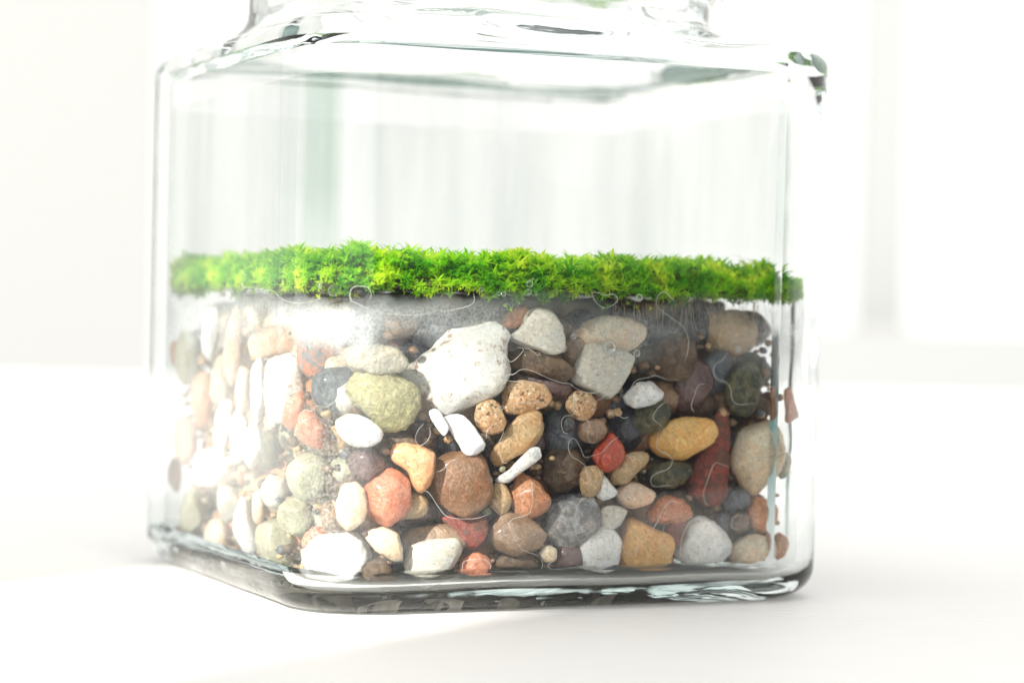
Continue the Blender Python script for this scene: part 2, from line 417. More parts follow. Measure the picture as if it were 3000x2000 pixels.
# mineral / condensation film on the inside of the glass, below the moss
def film():
    m, nt, out = mat("mineral_film")
    tc = N(nt, "ShaderNodeTexCoord"); co = tc.outputs["Object"]
    sx = N(nt, "ShaderNodeSeparateXYZ"); L(nt, co, sx.inputs[0])
    n1 = N(nt, "ShaderNodeTexNoise", Scale=70.0, Detail=4.0, Roughness=.55); L(nt, co, n1.inputs["Vector"])
    n2 = N(nt, "ShaderNodeTexNoise", Scale=2600.0, Detail=2.0); L(nt, co, n2.inputs["Vector"])
    # more film near the corner and on the left pane (low x), fading to the right
    fx = N(nt, "ShaderNodeMapRange"); fx.interpolation_type = 'SMOOTHSTEP'
    L(nt, sx.outputs[0], fx.inputs[0]); fx.inputs[1].default_value = -.040; fx.inputs[2].default_value = -.004; fx.inputs[3].default_value = .20; fx.inputs[4].default_value = .0
    fz_ = ramp(nt, (lambda q: (L(nt, sx.outputs[2], q.inputs[0]), q.inputs.__getitem__(2).__setattr__("default_value", .05), q.outputs[0])[2])(N(nt, "ShaderNodeMapRange")), [(0.0, .5), (.5, .5), (.74, 1.0), (.84, 1.0), (.91, 0.0)])
    a = N(nt, "ShaderNodeMath", operation='MULTIPLY'); L(nt, fx.outputs[0], a.inputs[0]); L(nt, fz_, a.inputs[1])
    nr = N(nt, "ShaderNodeMapRange"); L(nt, n1.outputs["Fac"], nr.inputs[0]); nr.inputs[1].default_value = .35; nr.inputs[2].default_value = .65; nr.inputs[3].default_value = .35; nr.inputs[4].default_value = 1.4
    c = N(nt, "ShaderNodeMath", operation='MULTIPLY'); L(nt, a.outputs[0], c.inputs[0]); L(nt, nr.outputs[0], c.inputs[1])
    zb = N(nt, "ShaderNodeMapRange"); zn = N(nt, "ShaderNodeMath", operation='MULTIPLY_ADD'); L(nt, n1.outputs["Fac"], zn.inputs[0]); zn.inputs[1].default_value = .012; L(nt, sx.outputs[2], zn.inputs[2])
    zs = N(nt, "ShaderNodeMath", operation='SUBTRACT'); L(nt, zn.outputs[0], zs.inputs[0]); zs.inputs[1].default_value = .006
    L(nt, zs.outputs[0], zb.inputs[0]); zb.inputs[2].default_value = .05
    band = ramp(nt, zb.outputs[0], [(.73, 0.0), (.83, .55), (.89, .55), (.94, 0.0)])
    bx = N(nt, "ShaderNodeMapRange"); L(nt, sx.outputs[0], bx.inputs[0]); bx.inputs[1].default_value = -.035; bx.inputs[2].default_value = .0; bx.inputs[3].default_value = 1.0; bx.inputs[4].default_value = .42
    bm1 = N(nt, "ShaderNodeMath", operation='MULTIPLY'); L(nt, band, bm1.inputs[0]); L(nt, bx.outputs[0], bm1.inputs[1])
    bm2 = N(nt, "ShaderNodeMath", operation='MULTIPLY'); L(nt, bm1.outputs[0], bm2.inputs[0]); L(nt, nr.outputs[0], bm2.inputs[1])
    c0 = c; c = N(nt, "ShaderNodeMath", operation='MAXIMUM'); L(nt, c0.outputs[0], c.inputs[0]); L(nt, bm2.outputs[0], c.inputs[1])
    g = N(nt, "ShaderNodeMapRange"); L(nt, n2.outputs["Fac"], g.inputs[0]); g.inputs[1].default_value = .3; g.inputs[2].default_value = .7; g.inputs[3].default_value = .7; g.inputs[4].default_value = 1.3
    e = N(nt, "ShaderNodeMath", operation='MULTIPLY'); e.use_clamp = True; L(nt, c.outputs[0], e.inputs[0]); L(nt, g.outputs[0], e.inputs[1])
    tr = N(nt, "ShaderNodeBsdfTransparent")
    df = N(nt, "ShaderNodeBsdfDiffuse"); df.inputs[0].default_value = (.80, .84, .86, 1)
    tl = N(nt, "ShaderNodeBsdfTranslucent"); tl.inputs[0].default_value = (.80, .84, .86, 1)
    ms = N(nt, "ShaderNodeMixShader"); ms.inputs[0].default_value = .45; L(nt, df.outputs[0], ms.inputs[1]); L(nt, tl.outputs[0], ms.inputs[2])
    # vertical streaks of moisture all the way up
    mp = N(nt, "ShaderNodeMapping"); mp.inputs["Scale"].default_value = (60, 60, 7); L(nt, co, mp.inputs[0])
    n3 = N(nt, "ShaderNodeTexNoise", Scale=1.0, Detail=4.0, Roughness=.6); L(nt, mp.outputs[0], n3.inputs["Vector"])
    st = ramp(nt, n3.outputs["Fac"], [(.42, .0), (.6, .10), (.72, .14)])
    tint = ramp(nt, n3.outputs['Fac'], [(.36, (.83, .845, .84)), (.5, (.915, .925, .915)), (.6, (.985, .985, .98))])
    # grey-green band painted along the front corner in place of its refraction
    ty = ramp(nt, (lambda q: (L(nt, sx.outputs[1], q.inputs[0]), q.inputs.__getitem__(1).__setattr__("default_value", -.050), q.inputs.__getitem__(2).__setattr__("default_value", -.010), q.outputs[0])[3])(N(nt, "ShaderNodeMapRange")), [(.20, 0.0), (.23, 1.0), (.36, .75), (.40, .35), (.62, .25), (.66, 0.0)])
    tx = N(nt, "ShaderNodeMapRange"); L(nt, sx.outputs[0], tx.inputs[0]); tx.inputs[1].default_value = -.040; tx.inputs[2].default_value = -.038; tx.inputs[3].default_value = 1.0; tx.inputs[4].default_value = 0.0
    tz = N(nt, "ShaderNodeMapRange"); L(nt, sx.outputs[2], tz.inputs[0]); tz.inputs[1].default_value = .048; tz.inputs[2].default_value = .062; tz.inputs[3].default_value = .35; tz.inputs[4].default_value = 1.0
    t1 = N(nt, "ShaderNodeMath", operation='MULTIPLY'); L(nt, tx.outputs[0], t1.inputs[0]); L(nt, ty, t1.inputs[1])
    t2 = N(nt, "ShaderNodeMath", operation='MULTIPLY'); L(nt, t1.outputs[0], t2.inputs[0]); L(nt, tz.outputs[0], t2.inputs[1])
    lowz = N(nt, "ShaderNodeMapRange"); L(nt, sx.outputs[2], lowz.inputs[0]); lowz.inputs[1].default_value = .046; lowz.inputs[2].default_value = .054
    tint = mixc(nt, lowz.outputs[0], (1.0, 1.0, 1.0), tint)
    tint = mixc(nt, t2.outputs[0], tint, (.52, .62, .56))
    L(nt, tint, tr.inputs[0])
    mxx = N(nt, "ShaderNodeMath", operation='MAXIMUM'); L(nt, e.outputs[0], mxx.inputs[0])
    up = N(nt, "ShaderNodeMapRange"); L(nt, sx.outputs[2], up.inputs[0]); up.inputs[1].default_value = .050; up.inputs[2].default_value = .056; up.inputs[3].default_value = .0; up.inputs[4].default_value = 1.0
    stm = N(nt, "ShaderNodeMath", operation='MULTIPLY'); L(nt, st, stm.inputs[0]); L(nt, up.outputs[0], stm.inputs[1])
    L(nt, stm.outputs[0], mxx.inputs[1])
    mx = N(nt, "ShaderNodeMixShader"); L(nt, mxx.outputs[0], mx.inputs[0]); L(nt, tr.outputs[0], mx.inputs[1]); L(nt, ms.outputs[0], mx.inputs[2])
    # glossy grain masked to the rounded corner, shaped to make the sun glint there
    gg = N(nt, "ShaderNodeBsdfGlossy", Roughness=.23)
    gf0 = ramp(nt, n2.outputs["Fac"], [(.42, 0.0), (.62, 1.0)])
    cx2 = N(nt, "ShaderNodeMapRange"); L(nt, sx.outputs[0], cx2.inputs[0]); cx2.inputs[1].default_value = -.0415; cx2.inputs[2].default_value = -.033; cx2.inputs[3].default_value = .42; cx2.inputs[4].default_value = 0.0
    cz2 = N(nt, "ShaderNodeMapRange"); L(nt, sx.outputs[2], cz2.inputs[0]); cz2.inputs[1].default_value = .022; cz2.inputs[2].default_value = .036; cz2.inputs[3].default_value = 1.0; cz2.inputs[4].default_value = .0
    g1 = N(nt, "ShaderNodeMath", operation='MULTIPLY'); L(nt, cx2.outputs[0], g1.inputs[0]); L(nt, cz2.outputs[0], g1.inputs[1])
    cy2 = N(nt, "ShaderNodeMapRange"); L(nt, sx.outputs[1], cy2.inputs[0]); cy2.inputs[1].default_value = -.038; cy2.inputs[2].default_value = -.034; cy2.inputs[3].default_value = 1.0; cy2.inputs[4].default_value = 0.0
    g0 = N(nt, "ShaderNodeMath", operation='MULTIPLY'); L(nt, g1.outputs[0], g0.inputs[0]); L(nt, cy2.outputs[0], g0.inputs[1])
    g2 = N(nt, "ShaderNodeMath", operation='MULTIPLY'); L(nt, g0.outputs[0], g2.inputs[0]); L(nt, gf0, g2.inputs[1]); gf = g2.outputs[0]
    bp = N(nt, "ShaderNodeBump", Strength=.35, Distance=.0003); L(nt, n2.outputs["Fac"], bp.inputs["Height"]); L(nt, bp.outputs[0], gg.inputs["Normal"])
    mg = N(nt, "ShaderNodeMixShader"); L(nt, gf, mg.inputs[0]); L(nt, mx.outputs[0], mg.inputs[1]); L(nt, gg.outputs[0], mg.inputs[2])
    L(nt, mg.outputs[0], out.inputs[0])
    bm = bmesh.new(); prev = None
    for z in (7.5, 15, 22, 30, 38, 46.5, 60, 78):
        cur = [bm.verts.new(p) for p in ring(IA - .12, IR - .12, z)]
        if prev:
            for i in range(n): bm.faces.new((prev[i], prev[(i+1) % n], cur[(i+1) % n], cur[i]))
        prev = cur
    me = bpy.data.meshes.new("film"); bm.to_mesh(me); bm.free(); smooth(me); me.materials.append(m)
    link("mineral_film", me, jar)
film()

# ------------------------------------------------------------------ pebbles
def ico(sub):
    bm = bmesh.new(); bmesh.ops.create_icosphere(bm, subdivisions=sub, radius=1)
    v = np.array([p.co[:] for p in bm.verts]); f = [[q.index for q in p.verts] for p in bm.faces]; bm.free(); return v, f
ICO = {s: ico(s) for s in (2, 3, 4, 5)}

def radial(poly, nseg=96):
    """polygon (star-shaped) -> smoothed radius for nseg angles, and centre"""
    P = np.array(poly, float)
    A = 0; cx_ = cy_ = 0
    for i in range(len(P)):
        x0, y0 = P[i]; x1, y1 = P[(i+1) % len(P)]; k = x0*y1 - x1*y0; A += k; cx_ += (x0+x1)*k; cy_ += (y0+y1)*k
    c = np.array([cx_, cy_]) / (3 * A)
    q = []                       # Catmull-Rom resample
    m = len(P)
    for i in range(m):
        p0, p1, p2, p3 = P[(i-1) % m], P[i], P[(i+1) % m], P[(i+2) % m]
        for s in np.linspace(0, 1, 8, endpoint=False):
            q.append(.5 * ((2*p1) + (-p0+p2)*s + (2*p0-5*p1+4*p2-p3)*s*s + (-p0+3*p1-3*p2+p3)*s**3))
    q = np.array(q) - c
    ang = np.arctan2(q[:, 1], q[:, 0]); rad = np.hypot(q[:, 0], q[:, 1])
    o = np.argsort(ang); ang, rad = ang[o], rad[o]
    th = np.linspace(-math.pi, math.pi, nseg, endpoint=False)
    r = np.interp(th, np.r_[ang - 2*math.pi, ang, ang + 2*math.pi], np.r_[rad, rad, rad])
    return c, th, r
def ell(cx_, cy_, rx, ry, rot=0, irr=.12, seed=0):
    rs = random.Random(seed * 7 + int(cx_) * 13 + int(cy_)); out = []
    for i in range(9):
        a = 2 * math.pi * i / 9; k = 1 + rs.uniform(-irr, irr)
        x, y = rx * k * math.cos(a), ry * k * math.sin(a); c, s = math.cos(R_(rot)), math.sin(R_(rot))
        out.append((cx_ + x*c - y*s, cy_ + x*s + y*c))
    return out

FRONT = []      # (ref, centre in jar frame, size)
def pebble(poly, mk, label, ref=None, layer=0.0, thick=.72, boxy=.75, lump=.06, sub=4, group="wet pebbles packed behind the glass", add=True):
    """poly in display coordinates; the stone is a solid of real size sitting inside the glass"""
    P = [D(*p) for p in poly]
    c, th, r = radial(P)
    d = ray(c[0], c[1])
    hit = wall_hit(c[0], c[1], IA - 1.6, IR - 1.6)
    for _ in range(12):                    # stones by the outer edges must lie inside the glass
        if hit is not None: break
        c[0] += 6 if c[0] < 1500 else -6
        d = ray(c[0], c[1]); hit = wall_hit(c[0], c[1], IA - 1.6, IR - 1.6)
    if hit is None: hit = CAM + d * 372
    t0 = (hit - CAM).y / d.y
    f = d.normalized(); xx = f.cross(Vector((0, 0, 1))).normalized(); zz = xx.cross(f)
    xx, zz = xx * math.cos(ROLL) + zz * math.sin(ROLL), zz * math.cos(ROLL) - xx * math.sin(ROLL)
    v, faces = ICO[sub]
    ths = np.arctan2(v[:, 2], v[:, 0])
    R = np.interp(ths, np.r_[th, math.pi], np.r_[r, r[0]])
    # y of image runs downwards: mirrored angle
    R = np.interp(-ths, np.r_[th, math.pi], np.r_[r, r[0]])
    rho = np.hypot(v[:, 0], v[:, 2]); e = boxy
    inpl = np.where(rho > 1e-6, rho ** e, 0)
    mean = float(np.mean(r)); mn = float(np.percentile(r, 15))
    u = np.cos(ths) * R * inpl; ww = np.sin(ths) * R * inpl
    dep = np.sign(v[:, 1]) * np.abs(v[:, 1]) ** e * mn * thick
    lump = max(lump, .045)
    seed = Vector((c[0] * .013, c[1] * .017, 3.3))
    sc_ = 1.0 / mean
    disp = np.empty(len(v))
    for i in range(len(v)):
        q = Vector((u[i] * sc_, dep[i] * sc_, ww[i] * sc_))
        disp[i] = noise.noise(q * 1.6 + seed) * 1.0 + (.5 - 2 * abs(noise.noise(q * 2.6 + seed))) * .55 + noise.noise(q * 5.2 + seed) * .5 + noise.noise(q * 12 + seed) * .25
    k = 1 + disp * lump
    k = 1 + disp * lump * 1.5
    u, ww, dep = u * k, ww * k, dep * (1 + disp * lump * 2.2)
    fr = random.Random(int(c[0] * 3 + c[1] * 7)); dn = mn * thick + 1e-6
    Pn = np.stack([u * sc_, dep / dn, ww * sc_], 1)
    for _ in range(9):                      # worn facets
        nn = np.array([fr.uniform(-1, 1), fr.uniform(-1.3, .1), fr.uniform(-1, 1)]); nn /= np.linalg.norm(nn)
        hgt = Pn @ nn; cut = np.percentile(hgt, 100) * fr.uniform(.80, .93)
        Pn -= np.outer(np.maximum(hgt - cut, 0) * .8, nn)
    u, dep, ww = Pn[:, 0] / sc_, Pn[:, 1] * dn, Pn[:, 2] / sc_
    # slide along the sight line until the stone is wholly inside the glass
    t = t0
    for it in range(40):
        s = t / FPX
        cw = CAM + d * t
        X = cw.x + s * (u * xx.x + ww * zz.x + dep * f.x); Y = cw.y + s * (u * xx.y + ww * zz.y + dep * f.y)
        jx, jy = X * CA + Y * SA, np.abs(-X * SA + Y * CA)
        Zt = cw.z + s * (u * xx.z + ww * zz.z + dep * f.z)
        jx = np.abs(np.where(jx > 20, jx - taper(Zt), jx))
        qx, qy = jx - (IA - IR), jy - (IA - IR)
        sd = np.hypot(np.maximum(qx, 0), np.maximum(qy, 0)) + np.minimum(np.maximum(qx, qy), 0) - IR
        mx = float(np.percentile(sd, 97)) + .35 + layer
        if mx <= 0.02 or t > t0 + 26: break
        t += max(mx, .03) * .9
    Z = cw.z + s * (u * xx.z + ww * zz.z + dep * f.z)
    # clamp what still pokes out
    jX, jY = X * CA + Y * SA, -X * SA + Y * CA
    over = np.maximum(sd + .3, 0)
    gx = np.sign(jX) * np.maximum(qx, 0); gy = np.sign(jY) * np.maximum(qy, 0); gl = np.hypot(gx, gy) + 1e-9
    flat = gl < 1e-6
    gx = np.where(flat, np.where(qx > qy, np.sign(jX), 0), gx / gl); gy = np.where(flat, np.where(qx > qy, 0, np.sign(jY)), gy / gl)
    jX = jX - gx * over; jY = jY - gy * over
    # keep off the rounded floor
    jc = to_jar(cw)
    side = np.maximum(np.abs(jX), np.abs(jY))
    floor = 4.2 + np.maximum(side - (IA - 2.6), 0) ** 2 * .3
    Z = np.maximum(Z, floor)
    co = np.stack([(jX - jc.x), (jY - jc.y), (Z - jc.z)], 1) * MM
    me = bpy.data.meshes.new("pebble"); me.from_pydata(co.tolist(), [], faces); smooth(me)
    me.materials.append(stone_mat(mk))
    o = link("pebble", me)
    o.location = cw * MM; o.rotation_euler = (0, 0, ALPHA)
    tag(o, label, "pebble", group)
    if add: FRONT.append((ref or label, (jc.x, jc.y, jc.z), mean * s))
    return o

S = [
# big stones behind the right pane ---------------------------------------------------------
([(917,860),(960,822),(1009,780),(1047,755),(1109,742),(1146,741),(1169,762),(1163,800),(1170,850),(1158,890),(1110,922),(1070,940),(1020,957),(985,942),(955,905)],'white',"largest white pebble with brown specks, under the moss left of the middle","the largest white pebble",0,.75,.8,.05),
([(785,808),(812,788),(860,790),(905,796),(938,825),(930,845),(895,860),(840,852),(800,835)],'creamrough',"knobbly cream pebble lying on top of the olive rough one","the knobbly cream pebble",0,.9,.85,.10),
([(795,862),(830,845),(880,848),(925,870),(960,900),(972,930),(950,962),(915,992),(880,985),(845,955),(815,930),(797,895)],'olive',"coarse olive green pebble left of the largest white one","the olive pebble",0,.8,.85,.10),
([(1166,776),(1195,750),(1208,718),(1225,706),(1262,709),(1285,735),(1297,765),(1297,808),(1258,814),(1230,802),(1195,795)],'palegrey',"pale flat trapezoid stone just under the moss, touching the largest white one","the pale trapezoid stone",0,.5,.5,.02),
([(1309,772),(1325,745),(1380,728),(1430,728),(1480,745),(1489,755),(1475,785),(1440,810),(1400,806),(1350,800)],'cream',"smooth cream oval pebble with air bubbles on it, under the moss","the bubbled cream oval",2.2,.7,.8,.04),
([(1347,787),(1400,795),(1453,815),(1452,850),(1435,882),(1395,917),(1365,907),(1309,877),(1325,830)],'palegrey',"flat pale grey slab standing below the cream oval","the pale grey slab",0,.5,.5,.02),
([(1433,907),(1455,882),(1490,876),(1515,893),(1524,913),(1500,930),(1460,942),(1440,930)],'chalk',"small bright white lumpy pebble right of the pale grey slab","the small bright white pebble",0,.85,.8,.10),
([(1166,840),(1172,806),(1210,800),(1260,808),(1310,830),(1325,860),(1310,882),(1260,868),(1200,856)],'umber',"dark brown speckled stone wedged under the pale trapezoid","the dark brown speckled stone",1.0,.7,.75,.05),
([(1172,880),(1180,850),(1250,862),(1300,880),(1330,900),(1290,912),(1240,900)],'plum',"flat purple brown stone between the dark brown one and the speckled oval","the purple brown stone",2.6,.7,.75,.05),
([(1143,905),(1160,880),(1200,873),(1245,880),(1267,905),(1262,930),(1235,942),(1215,950),(1165,950),(1150,930)],'granite',"tan speckled granite oval right below the largest white pebble","the granite oval",0,.8,.8,.04),
([(1087,950),(1100,925),(1122,914),(1145,925),(1158,955),(1162,985),(1130,998),(1100,985)],'granite',"brown speckled granite pebble at the lower right of the largest white one","the brown granite pebble",0,.9,.85,.06),
([(1130,1035),(1160,990),(1190,955),(1240,940),(1248,965),(1245,1000),(1220,1030),(1180,1050),(1145,1072),(1120,1065)],'blade',"flat yellow brown blade of stone leaning to the right","the yellow brown blade",0,.45,.5,.03),
([(1300,925),(1315,902),(1345,896),(1368,918),(1366,945),(1345,968),(1312,955)],'granite',"small round orange granite pebble under the pale grey slab","the round granite pebble",.6,.9,.85,.05),
([(1288,972),(1293,955),(1308,952),(1320,968),(1316,988),(1302,994),(1290,988)],'black',"tiny black pebble left below the round granite one","the tiny black pebble",.3,.9,.9,.03),
([(1325,985),(1340,965),(1375,962),(1394,980),(1388,1005),(1360,1018),(1335,1008)],'smoky',"small brown glassy pebble right below the round granite one","the small brown glassy pebble",.8,.9,.85,.05),
([(1362,1042),(1385,1005),(1405,992),(1426,1015),(1434,1045),(1420,1070),(1395,1084),(1370,1070)],'red',"bright red pebble in the middle of the right pane","the bright red pebble",0,.9,.8,.08),
([(1392,1092),(1420,1062),(1440,1042),(1480,1037),(1491,1055),(1465,1085),(1440,1110),(1412,1112)],'tan',"light brown wedge pebble right below the bright red one","the light brown wedge",.8,.8,.8,.06),
([(1489,1012),(1500,985),(1540,965),(1600,957),(1640,970),(1652,995),(1635,1018),(1600,1040),(1570,1057),(1520,1050),(1495,1032)],'amber',"large mustard yellow pebble at the right","the mustard yellow pebble",0,.7,.8,.04),
([(1476,1092),(1510,1065),(1560,1058),(1589,1070),(1582,1095),(1550,1117),(1500,1120)],'moss',"mottled dark green pebble right under the mustard yellow one","the dark green pebble",.8,.85,.8,.10),
([(1572,1110),(1600,1040),(1632,960),(1655,930),(1673,955),(1674,1030),(1673,1100),(1665,1150),(1640,1167),(1600,1157),(1566,1138)],'crimson',"tall dark red stone behind the mustard yellow pebble","the tall dark red stone",1.8,.7,.75,.08),
([(1677,1050),(1688,1000),(1718,970),(1755,962),(1785,985),(1796,1030),(1788,1080),(1765,1120),(1735,1142),(1700,1117),(1682,1085)],'cream',"large cream egg-shaped pebble close to the right edge of the jar","the cream egg-shaped pebble",0,.7,.85,.04),
([(1664,890),(1685,838),(1715,824),(1742,845),(1748,890),(1738,930),(1710,957),(1675,942)],'moss',"dark mottled brown and green pebble above the cream egg-shaped one","the mottled pebble near the right edge",.4,.85,.85,.08),
([(1483,850),(1500,795),(1540,765),(1590,775),(1600,830),(1570,872),(1515,868)],'umber',"shaded brown pebble under the right half of the moss","the shaded brown pebble",2.6,.8,.8,.06),
([(1538,925),(1560,850),(1590,808),(1640,862),(1622,915),(1588,955)],'plum',"purple grey wedge stone above the mustard yellow pebble","the purple grey wedge",2.8,.7,.7,.05),
([(1405,1140),(1430,1113),(1465,1109),(1500,1128),(1505,1147),(1480,1163),(1440,1166)],'peach',"pale tan oval pebble below the light brown wedge","the pale tan oval",.3,.85,.85,.05),
([(1482,1180),(1508,1146),(1545,1137),(1586,1163),(1582,1190),(1545,1204),(1500,1200)],'rust',"orange brown pebble between the pale tan oval and the tall dark red stone","the orange brown pebble",.8,.85,.8,.08),
([(1420,1255),(1428,1198),(1460,1190),(1500,1212),(1540,1228),(1546,1270),(1530,1308),(1480,1311),(1430,1303)],'honey',"honey coloured pebble on the floor left of the white round one","the honey pebble",0,.75,.7,.05),
([(1550,1245),(1565,1205),(1610,1186),(1652,1205),(1682,1245),(1676,1277),(1640,1300),(1585,1306),(1551,1282)],'chalk',"large round white pebble on the floor at the right","the round white floor pebble",0,.75,.8,.05),
([(1672,1292),(1690,1242),(1740,1226),(1777,1243),(1778,1270),(1750,1298),(1710,1303)],'cream',"cream wedge pebble on the floor in the right corner","the cream floor wedge",.2,.8,.8,.05),
([(1678,1198),(1690,1178),(1715,1178),(1726,1198),(1712,1218),(1690,1217)],'umber',"small dark round pebble under a ring of water near the right corner","the small dark round pebble",.5,.9,.9,.06),
([(1716,1190),(1722,1150),(1750,1138),(1778,1160),(1775,1205),(1745,1222)],'salmon',"brown red pebble in the right corner below the cream egg-shaped one","the brown red corner pebble",.8,.8,.8,.06),
([(1660,1150),(1680,1128),(1715,1130),(1722,1160),(1695,1178),(1668,1172)],'slate',"shaded dark grey pebble left below the cream egg-shaped one","the shaded dark grey pebble",2.0,.8,.8,.08),
([(1318,1288),(1335,1232),(1370,1210),(1410,1215),(1433,1250),(1426,1290),(1385,1318),(1348,1311)],'chalk',"round pinkish white pebble on the floor near the middle","the round pinkish white pebble",.2,.8,.85,.04),
([(1252,1195),(1272,1157),(1330,1142),(1358,1133),(1376,1165),(1372,1210),(1350,1240),(1310,1259),(1270,1252),(1255,1228)],'bluegrey',"rough blue grey rock above the pinkish white floor pebble","the blue grey rock",.6,.85,.8,.09),
([(1373,1175),(1400,1160),(1438,1168),(1442,1182),(1425,1205),(1400,1218),(1378,1208)],'palegrey',"small pale grey pebble right of the blue grey rock","the small pale grey pebble",1.0,.8,.7,.05),
([(1368,1120),(1385,1090),(1400,1108),(1418,1130),(1402,1148),(1370,1142)],'chalk',"small pointed grey white chip above the blue grey rock","the pointed grey white chip",.8,.8,.6,.08),
([(1330,1105),(1340,1072),(1362,1066),(1385,1085),(1380,1120),(1360,1146),(1338,1138)],'tan',"rounded brown pebble below the bright red one","the rounded brown pebble",.9,.8,.85,.07),
([(1125,1222),(1137,1190),(1170,1174),(1215,1180),(1250,1208),(1252,1240),(1222,1270),(1165,1275),(1128,1252)],'smoky',"glassy light brown pebble on the floor in the middle","the glassy light brown pebble",0,.75,.7,.06),
([(1167,1135),(1185,1095),(1207,1088),(1248,1120),(1266,1150),(1246,1182),(1200,1187),(1175,1165)],'salmon',"rough salmon brown stone above the glassy light brown one","the salmon brown stone",.4,.8,.75,.08),
([(1122,1150),(1132,1115),(1152,1108),(1172,1130),(1172,1165),(1150,1182),(1130,1175)],'tan',"small brown pebble left of the salmon brown stone","the small brown pebble",1.6,.8,.85,.08),
([(975,1122),(1000,1052),(1050,1036),(1110,1048),(1125,1090),(1133,1140),(1110,1170),(1070,1188),(1025,1172),(990,1142)],'brown',"big glassy brown stone under the white shell piece","the big glassy brown stone",0,.6,.65,.04),
([(1128,1102),(1160,1085),(1198,1047),(1222,1026),(1243,1034),(1239,1055),(1192,1088),(1166,1109),(1135,1112)],'chalk',"white stick-shaped stone pointing up to the right","the white stick-shaped stone",0,.8,.8,.03),
([(897,1035),(910,1012),(960,1019),(1000,1040),(1008,1065),(995,1100),(970,1131),(950,1120),(935,1085),(905,1062)],'orange',"bright orange stone left of the big glassy brown one","the bright orange stone",0,.8,.65,.05),
([(836,1145),(848,1102),(885,1077),(925,1085),(950,1112),(946,1150),(925,1190),(885,1214),(850,1197),(839,1168)],'coral',"wet coral red pebble with sparkling highlights, below the orange stone","the coral red pebble",0,.85,.8,.06),
([(838,1225),(868,1210),(905,1215),(922,1250),(921,1287),(890,1281),(855,1257)],'cream',"small cream stone right under the coral red pebble","the small cream stone",0,.85,.7,.08),
([(695,1265),(722,1233),(770,1219),(815,1222),(842,1260),(838,1305),(812,1352),(765,1355),(722,1342),(702,1305)],'chalk',"big sunlit white pebble on the floor at the front corner","the big sunlit white pebble",0,.8,.75,.07),
([(832,1305),(848,1284),(882,1280),(901,1310),(896,1350),(870,1364),(842,1340)],'umber',"small two-toned brown pebble on the floor right of the big sunlit white one","the small two-toned pebble",0,.85,.8,.07),
([(928,1290),(940,1255),(1000,1236),(1056,1232),(1058,1275),(1030,1311),(970,1331),(935,1320)],'palegrey',"large pale grey cream pebble on the floor left of the middle","the large pale floor pebble",0,.75,.75,.03),
([(915,1260),(930,1222),(990,1205),(1050,1208),(1078,1235),(1050,1265),(980,1275)],'smoky',"brown pebble behind and above the large pale floor one","the brown pebble above the pale floor one",2.4,.8,.8,.06),
([(1012,1190),(1060,1180),(1110,1185),(1123,1225),(1105,1256),(1070,1258),(1045,1225)],'crimson',"deep red pebble below the big glassy brown stone","the deep red pebble",1.5,.8,.75,.08),
([(1053,1312),(1065,1280),(1098,1267),(1127,1285),(1128,1318),(1080,1326)],'coral',"small pink red pebble on the floor right of the large pale one","the pink red floor pebble",.5,.85,.8,.04),
([(770,975),(785,950),(830,955),(870,978),(879,1000),(865,1020),(825,1026),(788,1015)],'chalk',"sunlit white oval pebble under the olive rough one","the sunlit white oval",0,.85,.85,.04),
([(800,1065),(815,1030),(850,1022),(880,1050),(880,1085),(845,1103),(812,1098)],'plum',"dark plum coloured pebble under the sunlit white oval","the plum pebble",1.4,.8,.85,.07),
([(770,1160),(785,1115),(820,1108),(840,1145),(836,1195),(800,1218),(775,1200)],'cream',"cream brown pebble left of the coral red one","the cream brown pebble",.3,.8,.8,.09),
([(688,800),(705,758),(780,728),(870,732),(935,765),(960,800),(930,850),(860,880),(780,900),(715,868),(692,840)],'mixrust',"large rust red and grey stone behind the knobbly cream pebble","the large rust and grey stone",3.0,.7,.8,.08),
([(715,880),(740,842),(790,835),(820,880),(812,935),(760,950),(722,925)],'slate',"blue grey stone behind the left side of the olive pebble","the blue grey stone by the olive one",3.0,.8,.8,.08),
([(606,905),(612,835),(640,815),(680,820),(694,870),(688,930),(662,970),(625,972),(610,940)],'white',"tall beige white stone at the front corner beside the small orange one","the tall beige stone",.3,.8,.75,.04),
([(648,965),(658,918),(690,892),(703,920),(697,960),(670,992)],'rust',"small bright orange brown pebble beside the tall beige stone","the small orange brown pebble",0,.9,.85,.06),
([(678,992),(698,940),(725,948),(748,990),(742,1032),(708,1028)],'coral',"pale pink speckled pebble next to the small orange brown one","the pale pink speckled pebble",.4,.8,.8,.07),
([(655,1098),(675,1050),(720,1040),(765,1065),(770,1110),(735,1150),(685,1145)],'sage',"pale grey green stone at the front corner","the pale grey green corner stone",.4,.8,.75,.06),
([(640,1215),(640,1160),(675,1140),(715,1160),(720,1205),(690,1232)],'sage',"faint olive stone low at the front corner","the faint olive corner stone",.8,.8,.8,.06),
([(740,1205),(735,1165),(758,1150),(775,1180),(772,1215),(750,1222)],'smoky',"small grey brown pebble left of the cream brown one","the small grey brown pebble",1.2,.8,.8,.06),
([(695,1255),(700,1225),(730,1205),(755,1215),(745,1235),(715,1250)],'coral',"sliver of pink stone behind the big sunlit white pebble","the pink sliver",1.6,.7,.8,.06),
# dim stones one step back -------------------------------------------------------------------
([(1385,1000),(1400,950),(1440,935),(1475,965),(1478,1010),(1440,1035),(1400,1030)],'navy',"blue black stone above the bright red pebble","the blue black stone",3.4,.8,.85,.07),
([(1250,1000),(1258,940),(1290,925),(1325,960),(1335,1010),(1300,1040),(1262,1035)],'slate',"dark slate stone behind the tiny black pebble","the dark slate stone",4.0,.8,.85,.07),
